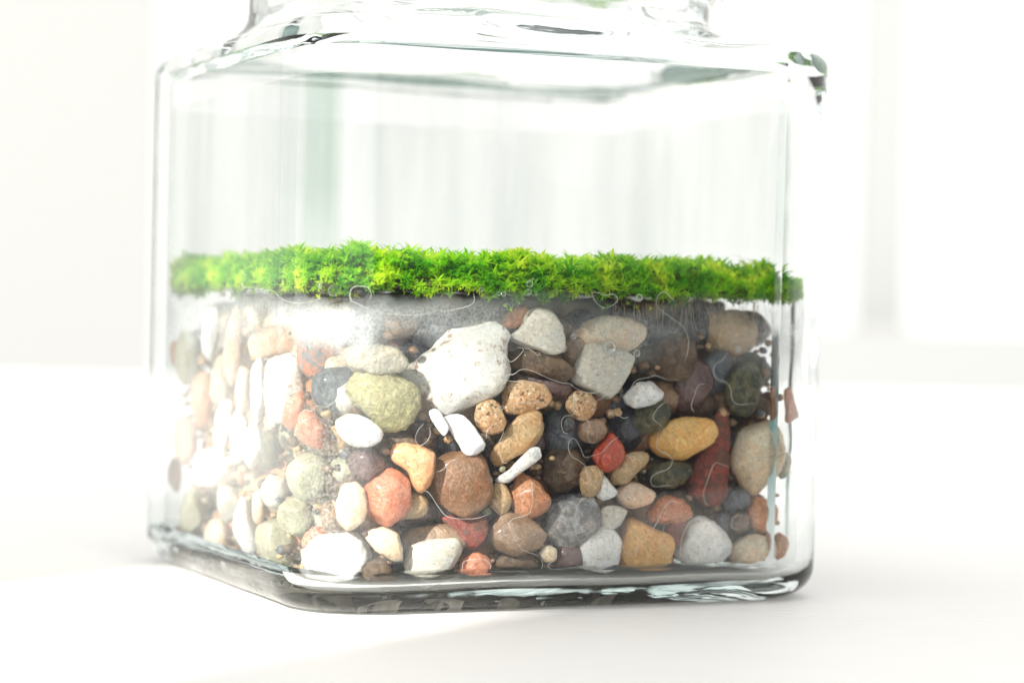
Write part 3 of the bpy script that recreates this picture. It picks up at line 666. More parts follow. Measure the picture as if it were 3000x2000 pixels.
([(1240,1080),(1255,1030),(1300,1020),(1345,1050),(1340,1100),(1290,1130),(1250,1115)],'umber',"dark grey brown stone left below the bright red pebble","the dark grey brown stone",3.6,.8,.85,.09),
([(1440,975),(1470,935),(1520,920),(1540,945),(1528,980),(1485,998),(1455,995)],'moss',"green brown pebble below the small bright white one","the green brown pebble",1.6,.8,.85,.08),
([(1600,745),(1640,715),(1700,712),(1735,745),(1730,800),(1680,820),(1620,800)],'tan',"dim brown stone behind moss roots at the right","the dim brown stone",3.5,.8,.85,.05),
([(1600,880),(1612,820),(1650,800),(1680,830),(1672,880),(1640,905)],'slate',"dim blue grey stone left of the mottled pebble","the dim blue grey stone",3.5,.8,.85,.05),
([(1300,840),(1290,790),(1320,770),(1350,800),(1345,850),(1320,870)],'smoky',"dim brown stone behind the gap beside the pale grey slab","the dim brown gap stone",4.0,.8,.85,.05),
([(1180,755),(1150,745),(1165,715),(1210,700),(1215,730)],'salmon',"dim orange brown stone behind the pale trapezoid","the dim orange brown stone",3.4,.8,.85,.05),
([(880,1020),(890,1000),(930,995),(960,1010),(950,1040),(905,1050)],'umber',"dim brown pebble above the bright orange stone","the dim pebble above the orange stone",2.2,.8,.85,.05),
([(905,1160),(925,1135),(965,1130),(985,1155),(970,1185),(930,1190)],'tan',"dim tan pebble right of the coral red one","the dim tan pebble",1.8,.8,.85,.08),
([(1640,1205),(1645,1180),(1670,1172),(1680,1195),(1665,1225)],'navy',"dim black pebble right of the round white floor one","the dim black pebble",3.0,.8,.85,.05),
([(1530,1215),(1545,1195),(1570,1190),(1575,1225),(1550,1260),(1535,1250)],'crimson',"narrow red brown stone between the honey and round white pebbles","the narrow red brown stone",1.2,.8,.85,.05),
([(1130,1290),(1150,1272),(1200,1270),(1235,1280),(1225,1300),(1150,1303)],'umber',"flat dark stone on the floor under the glassy light brown one","the flat dark floor stone",1.8,.8,.85,.08),
([(1240,1265),(1262,1252),(1278,1262),(1276,1285),(1250,1290)],'cream',"tiny cream chip on the floor left of the pinkish white pebble","the tiny cream chip",.2,.8,.85,.08),
([(1265,1290),(1270,1258),(1320,1252),(1345,1270),(1335,1300),(1290,1305)],'plum',"dark brown stone on the floor behind the pinkish white pebble","the dark brown floor stone",1.6,.8,.85,.05),
# right rounded corner ---------------------------------------------------------------------------
([(1796,905),(1800,888),(1812,888),(1820,920),(1828,960),(1812,970),(1798,965),(1800,940)],'rust',"small orange brown pebble seen in the right corner glass","the orange brown corner pebble",.3,.9,.8,.05),
([(1812,820),(1815,765),(1835,750),(1850,780),(1850,850),(1830,870)],'tan',"blurry tan pebble high in the right corner glass","the tan corner pebble",.6,.9,.85,.05),
([(1780,1080),(1785,1045),(1800,1035),(1812,1050),(1806,1085),(1790,1100)],'sage',"pale green pebble right behind the cream egg-shaped one","the pale green pebble",.6,.9,.85,.05),
([(1770,1250),(1780,1225),(1800,1222),(1806,1250),(1795,1280),(1775,1285)],'salmon',"brown pebble low in the right corner glass","the brown corner floor pebble",.8,.9,.85,.05),
# left pane -----------------------------------------------------------------------------------------
([(463,790),(468,730),(488,703),(504,718),(502,780),(484,830),(470,822)],'chalk',"bright white upright pebble high behind the left pane","the upright white left pebble",0,1.6,.85,.03),
([(400,825),(408,770),(430,755),(458,780),(464,840),(445,885),(415,880)],'sage',"grey olive pebble behind the left pane near the outer edge","the grey olive left pebble",0,1.6,.85,.03),
([(393,770),(398,725),(425,710),(452,722),(450,765),(420,785)],'peach',"pale tan pebble just below the moss at the left","the pale tan left pebble",.8,1.5,.85,.04),
([(512,840),(520,760),(540,700),(556,705),(558,800),(545,870),(522,890)],'peach',"long peach coloured pebble behind the left pane under the moss","the long peach left pebble",.5,1.6,.8,.03),
([(482,900),(490,840),(510,808),(530,820),(533,880),(518,935),(495,945)],'sage',"green grey pebble below the upright white one on the left","the green grey left pebble",0,1.6,.85,.03),
([(440,930),(446,870),(465,848),(484,870),(488,935),(472,978),(450,975)],'salmon',"pink brown pebble in the middle of the left pane","the pink brown left pebble",0,1.6,.85,.04),
([(490,1010),(498,945),(520,905),(533,930),(532,990),(515,1040),(498,1045)],'chalk',"slanted white pebble in the middle of the left pane","the slanted white left pebble",0,1.6,.85,.03),
([(528,1000),(535,950),(550,925),(568,950),(570,1010),(556,1062),(536,1060)],'white',"second slanted white pebble of the left pane, nearer to the front corner","the second slanted white left pebble",0,1.6,.85,.03),
([(555,1040),(562,985),(585,965),(602,990),(603,1045),(580,1075),(562,1070)],'chalk',"short white pebble of the left pane beside the front corner","the short white left pebble",.2,1.6,.85,.03),
([(378,930),(385,890),(410,875),(438,905),(440,950),(415,985),(388,975)],'cream',"yellow tan pebble at the outer edge of the left pane","the yellow tan left pebble",0,1.5,.85,.04),
([(398,1010),(405,965),(430,955),(452,985),(452,1040),(430,1070),(408,1055)],'peach',"pinkish pebble below the yellow tan one at the left","the pinkish left pebble",0,1.5,.85,.04),
([(436,1075),(445,1045),(490,1030),(540,1040),(548,1085),(520,1112),(470,1117),(442,1105)],'chalk',"broad white pebble lying across the left pane","the broad white left pebble",.1,1.1,.85,.03),
([(362,1170),(368,1130),(388,1115),(408,1140),(408,1185),(388,1212),(368,1200)],'tan',"brown pebble low at the outer edge of the left pane","the low brown left pebble",0,1.4,.85,.05),
([(412,1190),(418,1140),(440,1122),(470,1140),(475,1190),(450,1225),(422,1220)],'sage',"pale grey green pebble low behind the left pane","the low grey green left pebble",0,1.4,.85,.04),
([(578,1165),(582,1130),(595,1120),(606,1145),(607,1185),(595,1203),(582,1195)],'peach',"small beige oval pebble low beside the front corner","the small beige oval",0,1.4,.85,.04),
([(535,1215),(545,1160),(562,1130),(580,1170),(592,1230),(585,1280),(560,1265)],'chalk',"long white pebble standing low near the front corner","the long low white pebble",0,1.5,.85,.04),
([(545,1098),(549,1084),(556,1082),(561,1097),(557,1112),(548,1112)],'rust',"tiny rust brown chip on the broad white left pebble","the tiny rust chip",0,1.2,.85,.04),
([(358,812),(362,785),(374,780),(384,805),(380,838),(366,842)],'salmon',"small salmon pebble at the far outer edge of the left pane","the small salmon left pebble",0,1.4,.85,.04),
([(385,1095),(390,1055),(405,1045),(418,1075),(415,1120),(398,1130)],'brown',"red brown pebble above the low brown one at the left","the red brown left pebble",.4,1.4,.85,.04),
([(566,790),(590,760),(640,745),(688,768),(690,805),(650,818),(600,822),(575,815)],'peach',"flat pale pink stone under the moss at the front corner","the flat pale pink stone",.6,.9,.8,.04),
([(575,880),(582,830),(600,822),(608,870),(606,930),(595,975),(580,960)],'chalk',"narrow white pebble left of the tall beige stone","the narrow white pebble",.2,1.6,.85,.03),
([(540,905),(548,850),(562,830),(576,860),(575,930),(560,955),(545,945)],'peach',"narrow beige pebble left of the narrow white one","the narrow beige pebble",.5,1.6,.85,.03),
([(598,1070),(600,1010),(615,985),(632,1000),(640,1050),(628,1082),(610,1085)],'moss',"thin grey green mottled stone at the front corner","the thin mottled stone",.3,1.4,.85,.05),
([(500,1130),(505,1118),(545,1120),(560,1150),(550,1190),(520,1200),(500,1170)],'palegrey',"pale grey pebble under the broad white left one","the pale grey left pebble",.6,1.3,.85,.04),
([(470,1250),(480,1200),(505,1190),(530,1215),(528,1265),(500,1285)],'peach',"pinkish brown pebble low in the left pane","the low pinkish left pebble",.3,1.3,.85,.04),
([(600,1140),(606,1100),(630,1088),(655,1105),(655,1150),(630,1170)],'palegrey',"pale stone low behind the front corner glass","the pale corner stone",.8,1.0,.85,.04),
([(585,1240),(600,1195),(640,1190),(680,1235),(690,1290),(650,1305),(605,1290)],'sage',"pale green grey stone on the floor behind the front corner","the floor stone at the front corner",.8,1.0,.85,.04),
]
for e in S:
    poly, mk, lab, ref, lay, th, bx, lu = e
    pebble(poly, mk, lab, ref, lay, th, bx, lu)

# second layer, seen in the gaps between the front stones -------------------------------------------
CNAME = {'umber':'dark brown','slate':'dark grey','navy':'blue black','smoky':'brown','black':'black','brown':'chestnut','cream':'cream','moss':'dark green','plum':'dark plum','tan':'tan','bluegrey':'blue grey','sage':'grey green','peach':'beige','palegrey':'pale grey','salmon':'salmon brown'}
def filler():
    used = set(); rs = random.Random(11)
    spots = []
    c = IA - IR
    def place(side, s, z, dep):
        if side == 0: return (s, -(IA - dep), z)          # right pane
        if side == 1: return (-(IA - dep), s, z)          # left pane
        return (IA - dep, s, z)
    for side in (0, 1, 2):
        row = 0
        z = 8.2
        while z < 43.2:
            s = -33.5 + (row % 2) * 3.2
            while s < (35 if side < 2 else 12):
                spots.append((side, s + rs.uniform(-1, 1), z + rs.uniform(-.8, .8), rs.uniform(8.2, 9.6)))
                s += 6.3
            z += 5.6; row += 1
    v, faces = ICO[3]
    for side, s, z, dep in spots:
        p = place(side, s, z, dep)
        near = sorted([q for q in FRONT if len(q[0].split()) <= 5], key=lambda q: (q[1][0]-p[0])**2 + (q[1][1]-p[1])**2 + (q[1][2]-p[2])**2)[:7]
        keys = ['umber','slate','navy','umber','moss','plum','brown','smoky'] if side != 1 else ['peach','smoky','cream','palegrey','salmon','sage','tan']  # dark colours put the shade of the gaps into the stones
        lab = mk = None
        for _ in range(60):
            mk = rs.choice(keys); a, b = rs.sample(near[:4 if _ < 30 else 7], 2)
            lab = f"shaded {CNAME[mk]} pebble between {a[0]} and {b[0]}"
            if (CNAME[mk], frozenset((a[0], b[0]))) not in used: break
        used.add((CNAME[mk], frozenset((a[0], b[0]))))
        ax = np.array([rs.uniform(3.1, 4.2), rs.uniform(2.9, 3.8), rs.uniform(2.5, 3.4)])
        seed = Vector((s, z, dep))
        q = np.empty_like(v)
        for i in range(len(v)):
            k = 1 + .16 * noise.noise(Vector(v[i]) * 1.4 + seed) + .06 * noise.noise(Vector(v[i]) * 4 + seed)
            q[i] = v[i] * k
        q = q * ax * MM
        me = bpy.data.meshes.new("pebble"); me.from_pydata(q.tolist(), [], faces); smooth(me); me.materials.append(stone_mat(mk))
        o = link("pebble", me); o.location = to_world(p) * MM
        o.rotation_euler = (rs.uniform(-.4, .4), rs.uniform(-.4, .4), ALPHA + rs.uniform(-1, 1))
        words = lab.split()
        tag(o, " ".join(words[:24]), "pebble", "shaded pebbles in the second layer")
filler()

# heart of the gravel: uncountable stones nobody can single out
def core():
    rs = random.Random(5); V, F, MI = [], [], []
    v, faces = ICO[2]; vv = [Vector(x) for x in v]
    mk = ['umber', 'slate', 'black', 'navy', 'plum', 'moss']  # dark colours stand in for the shade deep in the gravel
    for ix in range(-5, 6):
        for iy in range(-5, 6):
            for iz in range(6):
                x, y = ix * 5.7 + rs.uniform(-1, 1), iy * 5.7 + rs.uniform(-1, 1); z = 9 + iz * 5.6 + rs.uniform(-.9, .9)
                if max(abs(x), abs(y)) > 31: continue
                if max(abs(x), abs(y)) < 16 and iz < 5: continue
                if z > 40: z = 40
                r = rs.uniform(3.0, 4.0); sq = rs.uniform(.7, 1); sd = Vector((ix, iy, iz)) * 3.1
                b = len(V)
                for p in vv:
                    k = r * (1 + .2 * noise.noise(p * 1.3 + sd))
                    V.append(((x + p.x*k)*MM, (y + p.y*k)*MM, (z + p.z*k*sq)*MM))
                F.extend([[i + b for i in f] for f in faces]); MI += [rs.randrange(len(mk))] * len(faces)
    me = bpy.data.meshes.new("gravel"); me.from_pydata(V, [], F); smooth(me)
    for k in mk: me.materials.append(stone_mat(k))
    me.polygons.foreach_set("material_index", MI)
    o = link("gravel", me); o.rotation_euler = (0, 0, ALPHA)
    tag(o, "mass of gravel, coloured dark for shade, filling the middle of the jar behind the pebbles", "gravel", kind="stuff")
core()

def silt():
    m, nt, out = mat("silt")
    b = N(nt, "ShaderNodeBsdfPrincipled", Roughness=.8)
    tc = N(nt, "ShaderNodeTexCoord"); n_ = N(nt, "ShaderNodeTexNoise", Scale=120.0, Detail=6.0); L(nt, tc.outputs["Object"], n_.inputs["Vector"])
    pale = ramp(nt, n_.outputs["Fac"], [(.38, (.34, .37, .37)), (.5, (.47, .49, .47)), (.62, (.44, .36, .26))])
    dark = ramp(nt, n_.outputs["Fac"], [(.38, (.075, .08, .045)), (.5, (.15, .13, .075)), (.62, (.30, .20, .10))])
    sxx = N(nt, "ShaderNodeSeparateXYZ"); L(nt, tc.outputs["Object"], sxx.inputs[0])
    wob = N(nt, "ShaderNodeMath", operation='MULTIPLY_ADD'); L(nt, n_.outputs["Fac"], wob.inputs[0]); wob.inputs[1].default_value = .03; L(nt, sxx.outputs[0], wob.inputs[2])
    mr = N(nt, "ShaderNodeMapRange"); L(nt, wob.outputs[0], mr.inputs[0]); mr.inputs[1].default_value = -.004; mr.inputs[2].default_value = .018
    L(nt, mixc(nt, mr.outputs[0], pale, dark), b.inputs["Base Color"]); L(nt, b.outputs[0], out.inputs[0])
    bp = N(nt, "ShaderNodeBump", Strength=.8, Distance=.002); L(nt, n_.outputs["Fac"], bp.inputs["Height"]); L(nt, bp.outputs[0], b.inputs["Normal"])
    vs, fs = [], []; G = 40; a = IA - 10.0; idx = {}
    for lay in (0, 1):
        for i in range(G+1):
            for j in range(G+1):
                u, v = i/G*2-1, j/G*2-1; x, y = u*a, v*a; sd_ = sd_rs(x, y, a, 8)
                if sd_ > 0: k = 1 - sd_/math.hypot(x, y); x *= k; y *= k
                nn = noise.noise(Vector((x*.2, y*.2, lay*7))); z = 46.4 + nn*.6 + .5 * noise.noise(Vector((x*.8, y*.8, 1))) if lay else 39.5 + nn*1.5
                if max(abs(u), abs(v)) > .99: z = 43.6 + nn * .3 + (2.2 if lay else -1.6); 
                idx[lay, i, j] = len(vs); vs.append((x*MM, y*MM, z*MM))
    for i in range(G):
        for j in range(G):
            fs.append((idx[1,i,j], idx[1,i+1,j], idx[1,i+1,j+1], idx[1,i,j+1])); fs.append((idx[0,i,j], idx[0,i,j+1], idx[0,i+1,j+1], idx[0,i+1,j]))
        for q in (0, G):
            fs.append((idx[0,i,q], idx[0,i+1,q], idx[1,i+1,q], idx[1,i,q])); fs.append((idx[0,q,i], idx[0,q,i+1], idx[1,q,i+1], idx[1,q,i]))
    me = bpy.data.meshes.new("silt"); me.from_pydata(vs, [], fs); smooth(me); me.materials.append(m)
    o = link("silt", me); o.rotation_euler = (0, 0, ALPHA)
    tag(o, "murky grey brown silt layer between the moss and the pebbles", "silt", kind="stuff")
silt()

def base_darkener():  # added sheet that darkens the base in place of refracted gravel
    m, nt, out = mat("base_darkener")
    b = N(nt, "ShaderNodeBsdfPrincipled", Roughness=.7)
    tc = N(nt, "ShaderNodeTexCoord"); n_ = N(nt, "ShaderNodeTexNoise", Scale=170.0, Detail=5.0, Roughness=.65); L(nt, tc.outputs["Object"], n_.inputs["Vector"])
    L(nt, ramp(nt, n_.outputs["Fac"], [(.38, (.20, .19, .165)), (.47, (.38, .35, .29)), (.54, (.50, .44, .35)), (.60, (.70, .67, .60))]), b.inputs["Base Color"]); L(nt, b.outputs[0], out.inputs[0])
    vs, fs = [], []; G = 90; a = IA - 2.6; idx = {}
    for lay in (0, 1):
        for i in range(G+1):
            for j in range(G+1):
                u, v = i/G*2-1, j/G*2-1; aa = a - 2 + 3.5 * noise.noise(Vector((u*5, v*5, 4))); x, y = u*aa*.8 - 7, v*aa; sd_ = sd_rs(x, y, aa, 8)
                if sd_ > 0: k = 1 - sd_/math.hypot(x, y); x *= k; y *= k
                nn = noise.noise(Vector((x*.3, y*.3, lay*7))); edge = max(abs(u), abs(v)) > .99
                idx[lay, i, j] = len(vs); vs.append((x*MM, y*MM, ((4.1 if edge else 4.9) + nn*.5 if lay else 3.25 + nn*.1)*MM))
    keep = lambda i, j: 0 <= i < G and 0 <= j < G and noise.noise(Vector((i * .07, j * .07, 5))) + .6 * noise.noise(Vector((i * .2, j * .2, 8))) > .06 + max(0, i / G - .5) * 1.0
    for i in range(G):
        for j in range(G):
            if not keep(i, j): continue
            fs.append((idx[1,i,j], idx[1,i+1,j], idx[1,i+1,j+1], idx[1,i,j+1])); fs.append((idx[0,i,j], idx[0,i,j+1], idx[0,i+1,j+1], idx[0,i+1,j]))
            for (di, dj, a_, b_) in ((-1, 0, (i, j), (i, j+1)), (1, 0, (i+1, j+1), (i+1, j)), (0, -1, (i+1, j), (i, j)), (0, 1, (i, j+1), (i+1, j+1))):
                if False: fs.append((idx[(0,) + a_], idx[(0,) + b_], idx[(1,) + b_], idx[(1,) + a_]))
    me = bpy.data.meshes.new("dark_sheet"); me.from_pydata(vs, [], fs); smooth(me); me.materials.append(m)
    o = link("dark_sheet", me); o.rotation_euler = (0, 0, ALPHA)
    tag(o, "mottled brown sheet added in the glass floor to darken the base of the jar", "dark_sheet", kind="stuff")
base_darkener()
def grit():
    rs = random.Random(21); V, F, MI = [], [], []
    v, faces = ICO[2]; vv = [Vector(x) for x in v]
    mk = ['umber', 'tan', 'smoky', 'slate', 'umber', 'sage', 'smoky', 'granite']
    for q in range(2600):
        side = rs.random(); s = rs.uniform(-36, 36); dep = rs.uniform(3.0, 8.0); z = 5.0 + 36 * rs.random() ** 1.3
        if side < .5: x, y = s, -(IA - dep)
        elif side < .8: x, y = -(IA - dep), s
        else: x, y = IA - dep - 1.2, s
        if sd_rs(x, y, IA, IR) > -1.4: continue
        if any((x-c_[0])**2 + (y-c_[1])**2 + (z-c_[2])**2 < (w_ * 1.25) ** 2 for _r, c_, w_ in FRONT): continue
        r = rs.uniform(.3, .95); sq = rs.uniform(.6, 1); sd = Vector((q, q * .7, 2)); b = len(V)
        for p in vv:
            k = r * (1 + .35 * noise.noise(p * 1.3 + sd)); V.append(((x + p.x*k)*MM, (y + p.y*k)*MM, (z + p.z*k*sq)*MM))
        F.extend([[i + b for i in f] for f in faces]); MI += [rs.randrange(len(mk))] * len(faces)
    me = bpy.data.meshes.new("grit"); me.from_pydata(V, [], F); smooth(me)
    for k in mk: me.materials.append(stone_mat(k))
    me.polygons.foreach_set("material_index", MI)
    o = link("grit", me); o.rotation_euler = (0, 0, ALPHA)
    tag(o, "fine brown and grey grit caught in the gaps between the pebbles", "grit", kind="stuff")
grit()

# a white shell fragment with a small hole
def shell_piece():
    m, nt, out = mat("white_shell")
    b = N(nt, "ShaderNodeBsdfPrincipled", Roughness=.25); b.inputs["Base Color"].default_value = (.82, .83, .84, 1)
    b.inputs["Coat Weight"].default_value = .8; b.inputs["Subsurface Weight"].default_value = .3; b.inputs["Subsurface Radius"].default_value = (.001, .001, .001)
    L(nt, b.outputs[0], out.inputs[0])
    o = pebble([(1014,962),(1050,950),(1076,965),(1112,1013),(1104,1038),(1072,1046),(1052,1020),(1035,990)], 'chalk', "glossy white tube-shaped shell piece under the largest white pebble", "the white shell piece", 0, .7, .55, .03)
    o.name = "shell_piece"; o["category"] = "shell"; del o["group"]; o.data.materials.clear(); o.data.materials.append(m)
    o = pebble([(985,945),(1005,940),(1022,965),(1030,985),(1018,1000),(1000,980)], 'chalk', "small glossy white shell flake left of the tube-shaped piece", "the shell flake", 0, .7, .7, .03)
    o.name = "shell_piece"; o["category"] = "shell"; del o["group"]; o.data.materials.clear(); o.data.materials.append(m)
shell_piece()

# ------------------------------------------------------------------ water: menisci on the inside of the glass, bubbles
def water_mat():
    m, nt, out = mat("water_rim")
    b = N(nt, "ShaderNodeBsdfPrincipled", Roughness=.12); b.inputs["Base Color"].default_value = (.86, .86, .82, 1)
    b.inputs["Transmission Weight"].default_value = .35; b.inputs["IOR"].default_value = 1.33
    tr = N(nt, "ShaderNodeBsdfTransparent"); mx = N(nt, "ShaderNodeMixShader"); mx.inputs[0].default_value = .62
    L(nt, tr.outputs[0], mx.inputs[1]); L(nt, b.outputs[0], mx.inputs[2]); L(nt, mx.outputs[0], out.inputs[0]); return m
WM = water_mat()
def bubble_mat():
    m, nt, out = mat("water_bubble")
    tr = N(nt, "ShaderNodeBsdfTransparent"); tr.inputs[0].default_value = (.95, .96, .95, 1)
    gl = N(nt, "ShaderNodeBsdfGlossy", Roughness=.05)
    lw = N(nt, "ShaderNodeLayerWeight", Blend=.58)
    mx = N(nt, "ShaderNodeMixShader"); L(nt, lw.outputs["Facing"], mx.inputs[0]); L(nt, tr.outputs[0], mx.inputs[1]); L(nt, gl.outputs[0], mx.inputs[2])
    L(nt, mx.outputs[0], out.inputs[0]); return m
BM_ = bubble_mat()
A3 = lambda P: [(1097.6 + x*.22496, 666.4 + y*.22496) for x, y in P]
A4 = lambda P: [(1097.6 + x*.2749, 980 + y*.2749) for x, y in P]
A5 = lambda P: [(1450.4 + x*.325, 901.6 + y*.325) for x, y in P]
A6 = lambda P: [(1332.8 + x*.285, 509.6 + y*.285) for x, y in P]
A7 = lambda P: [(784 + x*.25, 509.6 + y*.25) for x, y in P]
A8 = lambda P: [(329.3 + x*.25, 509.6 + y*.25) for x, y in P]
A9 = lambda P: [(674.2 + x*.325, 901.6 + y*.325) for x, y in P]
W_ = [
 (A3([(310,870),(370,855),(440,810),(530,815),(660,870),(760,915),(860,945),(940,955),(1000,1000),(1100,1040),(1200,1045),(1290,1000),(1330,970),(1345,1000),(1300,1070),(1200,1140)]), "long wavy water line from the purple brown stone across the pale grey slab"),
 (A3([(370,855),(310,860),(290,890),(320,925),(500,935),(640,960),(720,1000)]), "curved water line above the granite oval"),
 (A3([(370,1270),(370,1170),(400,1145),(480,1150),(560,1150),(640,1140),(690,1150)]), "water line across the lower edge of the granite oval"),
 (A3([(230,630),(270,650),(300,700),(340,730),(400,690),(460,620),(455,592),(400,580)]), "looped water line at the right tip of the largest white pebble"),
 (A3([(470,595),(520,600),(570,630),(600,660),(630,652),(620,630)]), "short water line along the foot of the pale trapezoid"),
 (A3([(1560,1020),(1590,950),(1640,910),(1740,890),(1800,870),(1880,890),(1950,915),(2050,910)]), "water line arching over the small bright white pebble"),
 (A3([(1040,1085),(990,1100),(975,1150),(985,1220),(965,1275),(900,1280),(860,1320),(855,1390),(880,1450),(920,1460)]), "water line from the round granite pebble round the tiny black one"),
 (A3([(1010,1310),(1100,1320),(1140,1360),(1120,1430),(1120,1500),(1160,1555),(1200,1550)]), "water line curling over the small brown glassy pebble"),
 (A3([(1540,1290),(1490,1305),(1440,1280),(1390,1245),(1350,1245),(1330,1290)]), "arched water line on the blue black stone"),
 (A3([(1930,1130),(1850,1190),(1800,1260),(1795,1320),(1860,1370),(1890,1420),(1870,1490),(1830,1560)]), "winding water line at the left end of the mustard yellow pebble"),
 (A4([(70,100),(75,40),(100,5),(150,-20),(210,30),(200,80),(175,140),(185,220),(210,295),(250,300)]), "water line down the yellow brown blade"),
 (A4([(1050,420),(1030,450),(980,465),(940,440),(910,390),(900,330),(840,280),(780,240),(755,170),(770,110),(810,100),(860,180),(890,250),(960,240),(1040,210),(1110,130),(1180,80)]), "looping water line left of and over the bright red pebble"),
 (A4([(1225,240),(1300,245),(1360,275),(1385,300)]), "short water line over the light brown wedge"),
 (A4([(1200,305),(1240,330),(1290,395),(1340,370)]), "hooked water line on the left half of the light brown wedge"),
 (A4([(470,475),(450,470),(455,560),(445,680),(410,735),(300,765),(260,810),(290,890),(360,1010),(430,1050),(510,1080),(540,1140),(530,1210)]), "long water line over the salmon brown and glassy light brown stones"),
 (A4([(890,590),(840,640),(812,740),(815,870),(850,960),(885,970)]), "curved water line on the blue grey rock"),
 (A4([(1000,835),(1080,850),(1150,890),(1200,960),(1225,1040),(1270,1065),(1330,1020),(1370,930),(1450,870),(1510,770),(1560,670),(1620,620),(1690,640)]), "long water line from the pinkish white pebble up over the orange brown one"),
 (A4([(525,970),(560,1000),(610,990),(650,1040),(655,1090),(600,1140),(600,1180),(700,1190),(800,1175),(900,1180),(980,1140),(1005,1040),(990,930)]), "water line along the floor round the pinkish white pebble"),
 (A4([(1530,0),(1500,100),(1500,180),(1600,240),(1625,290),(1590,350),(1500,385),(1450,420),(1450,480),(1490,500),(1560,490),(1640,490)]), "winding water line from the mustard yellow to the dark green pebble"),
 (A4([(1560,810),(1545,900),(1550,1000),(1590,1080),(1610,1150)]), "upright water line at the right end of the honey pebble"),
 (A5([(690,530),(650,510),(600,495),(570,530),(530,640),(510,700),(520,770),(550,800)]), "arched water line on the tall dark red stone"),
 (A5([(350,1230),(350,1050),(400,930),(460,885),(530,900)]), "water line along the left side of the round white floor pebble"),
 (A5([(800,870),(750,865),(710,900),(715,950),(760,970)]), "ring-shaped water line on the small dark round pebble"),
 (A5([(760,1170),(830,1110),(900,1060),(960,1045)]), "slanting water line on the cream floor wedge"),
 (A5([(720,540),(760,500),(850,460),(1000,450),(1070,420),(1120,440),(1110,530),(1060,590)]), "water line across the cream egg-shaped pebble"),
 (A6([(1180,1050),(1160,1100),(1090,1150),(1075,1220),(1110,1270),(1170,1290),(1210,1340),(1225,1430),(1280,1470),(1400,1460)]), "winding water line on the mottled pebble near the right edge"),
 (A6([(760,640),(720,600),(680,565),(640,580),(615,630),(620,680),(660,720),(760,790),(830,850),(870,940),(865,1050),(840,1130)]), "long water line hanging from the right part of the moss"),
 (A6([(1010,1300),(950,1320),(920,1400),(895,1480),(920,1540)]), "water line on the purple grey wedge"),
 (A7([(260,720),(275,660),(240,600),(170,590),(110,600),(80,650),(90,720),(150,750),(250,800),(380,835),(600,855),(720,850),(830,830),(890,805),(940,820),(1060,800),(1170,770),(1220,730),(1215,650)]), "broad sagging water line below the middle of the moss"),
 (A8([(890,450),(930,480),(930,530),(905,590),(1000,605),(1100,620),(1200,635),(1250,690),(1340,735),(1450,745),(1560,725),(1640,690)]), "water line below the moss at the front corner"),
 (A9([(0,275),(40,240),(40,160),(80,120),(130,130),(160,95),(230,100),(290,60),(370,10)]), "water line over the pale pink speckled pebble"),
 (A9([(1010,560),(1060,540),(1100,490),(1160,465)]), "short water line over the upper edge of the big glassy brown stone"),
 (A9([(920,690),(960,710),(1020,800),(1080,870),(1180,890),(1300,885),(1390,850)]), "water line round the bottom of the big glassy brown stone"),
 (A9([(850,1330),(900,1360),(1000,1340),(1150,1290),(1190,1250),(1200,1200),(1260,1175),(1340,1175),(1390,1210),(1400,1260),(1500,1262),(1660,1262)]), "water line along the floor over the pink red floor pebble"),
 (A9([(925,215),(880,265),(862,330),(890,372),(935,350),(965,300),(960,240)]), "dark ringed water drop left of the white shell piece"),
 (A6([(95,560),(100,600),(130,650),(180,690),(230,685),(290,650),(300,615),(270,582),(200,590),(150,572),(95,560)]), "irregular water outline under the moss in the middle"),
]
def tube(pts, rad, name):
    pts = [Vector(p) for p in pts]
    q = []
    m_ = len(pts)
    for i in range(m_ - 1):
        p0, p1, p2, p3 = pts[max(i-1, 0)], pts[i], pts[i+1], pts[min(i+2, m_-1)]
        for s in np.linspace(0, 1, 5, endpoint=False):
            q.append(.5 * ((2*p1) + (-p0+p2)*s + (2*p0-5*p1+4*p2-p3)*s*s + (-p0+3*p1-3*p2+p3)*s**3))
    q.append(pts[-1])
    vs, fs = [], []
    ns = 6
    for i, p in enumerate(q):
        tdir = (q[min(i+1, len(q)-1)] - q[max(i-1, 0)]).normalized()
        nrm = Vector((0.01, -1, 0.02)); a = tdir.cross(nrm).normalized(); b = a.cross(tdir)
        k = rad * (.75 + .5 * noise.noise(p * .35)) * (min(1, (i + .6) / 3) * min(1, (len(q) - i - .4) / 3))
        for j in range(ns):
            an = 2*math.pi*j/ns; vs.append((p + a*math.cos(an)*k*1.0 + b*math.sin(an)*k) * MM)
    for i in range(len(q)-1):
        for j in range(ns):
            fs.append((i*ns+j, i*ns+(j+1) % ns, (i+1)*ns+(j+1) % ns, (i+1)*ns+j))
    fs.append(tuple(range(ns))); fs.append(tuple(range((len(q)-1)*ns, len(q)*ns)))
    me = bpy.data.meshes.new(name); me.from_pydata([tuple(v) for v in vs], [], fs); smooth(me); return me
for P, lab in W_:
    pts = []
    for p in P:
        h = wall_hit(*D(*p), IA - .28, IR - .28)
        if h is not None: pts.append(h)
    me = tube(pts, .055, "moisture_line"); me.materials.append(WM)
    o = link("moisture_line", me); tag(o, lab, "moisture line", "water lines on the inside of the glass")
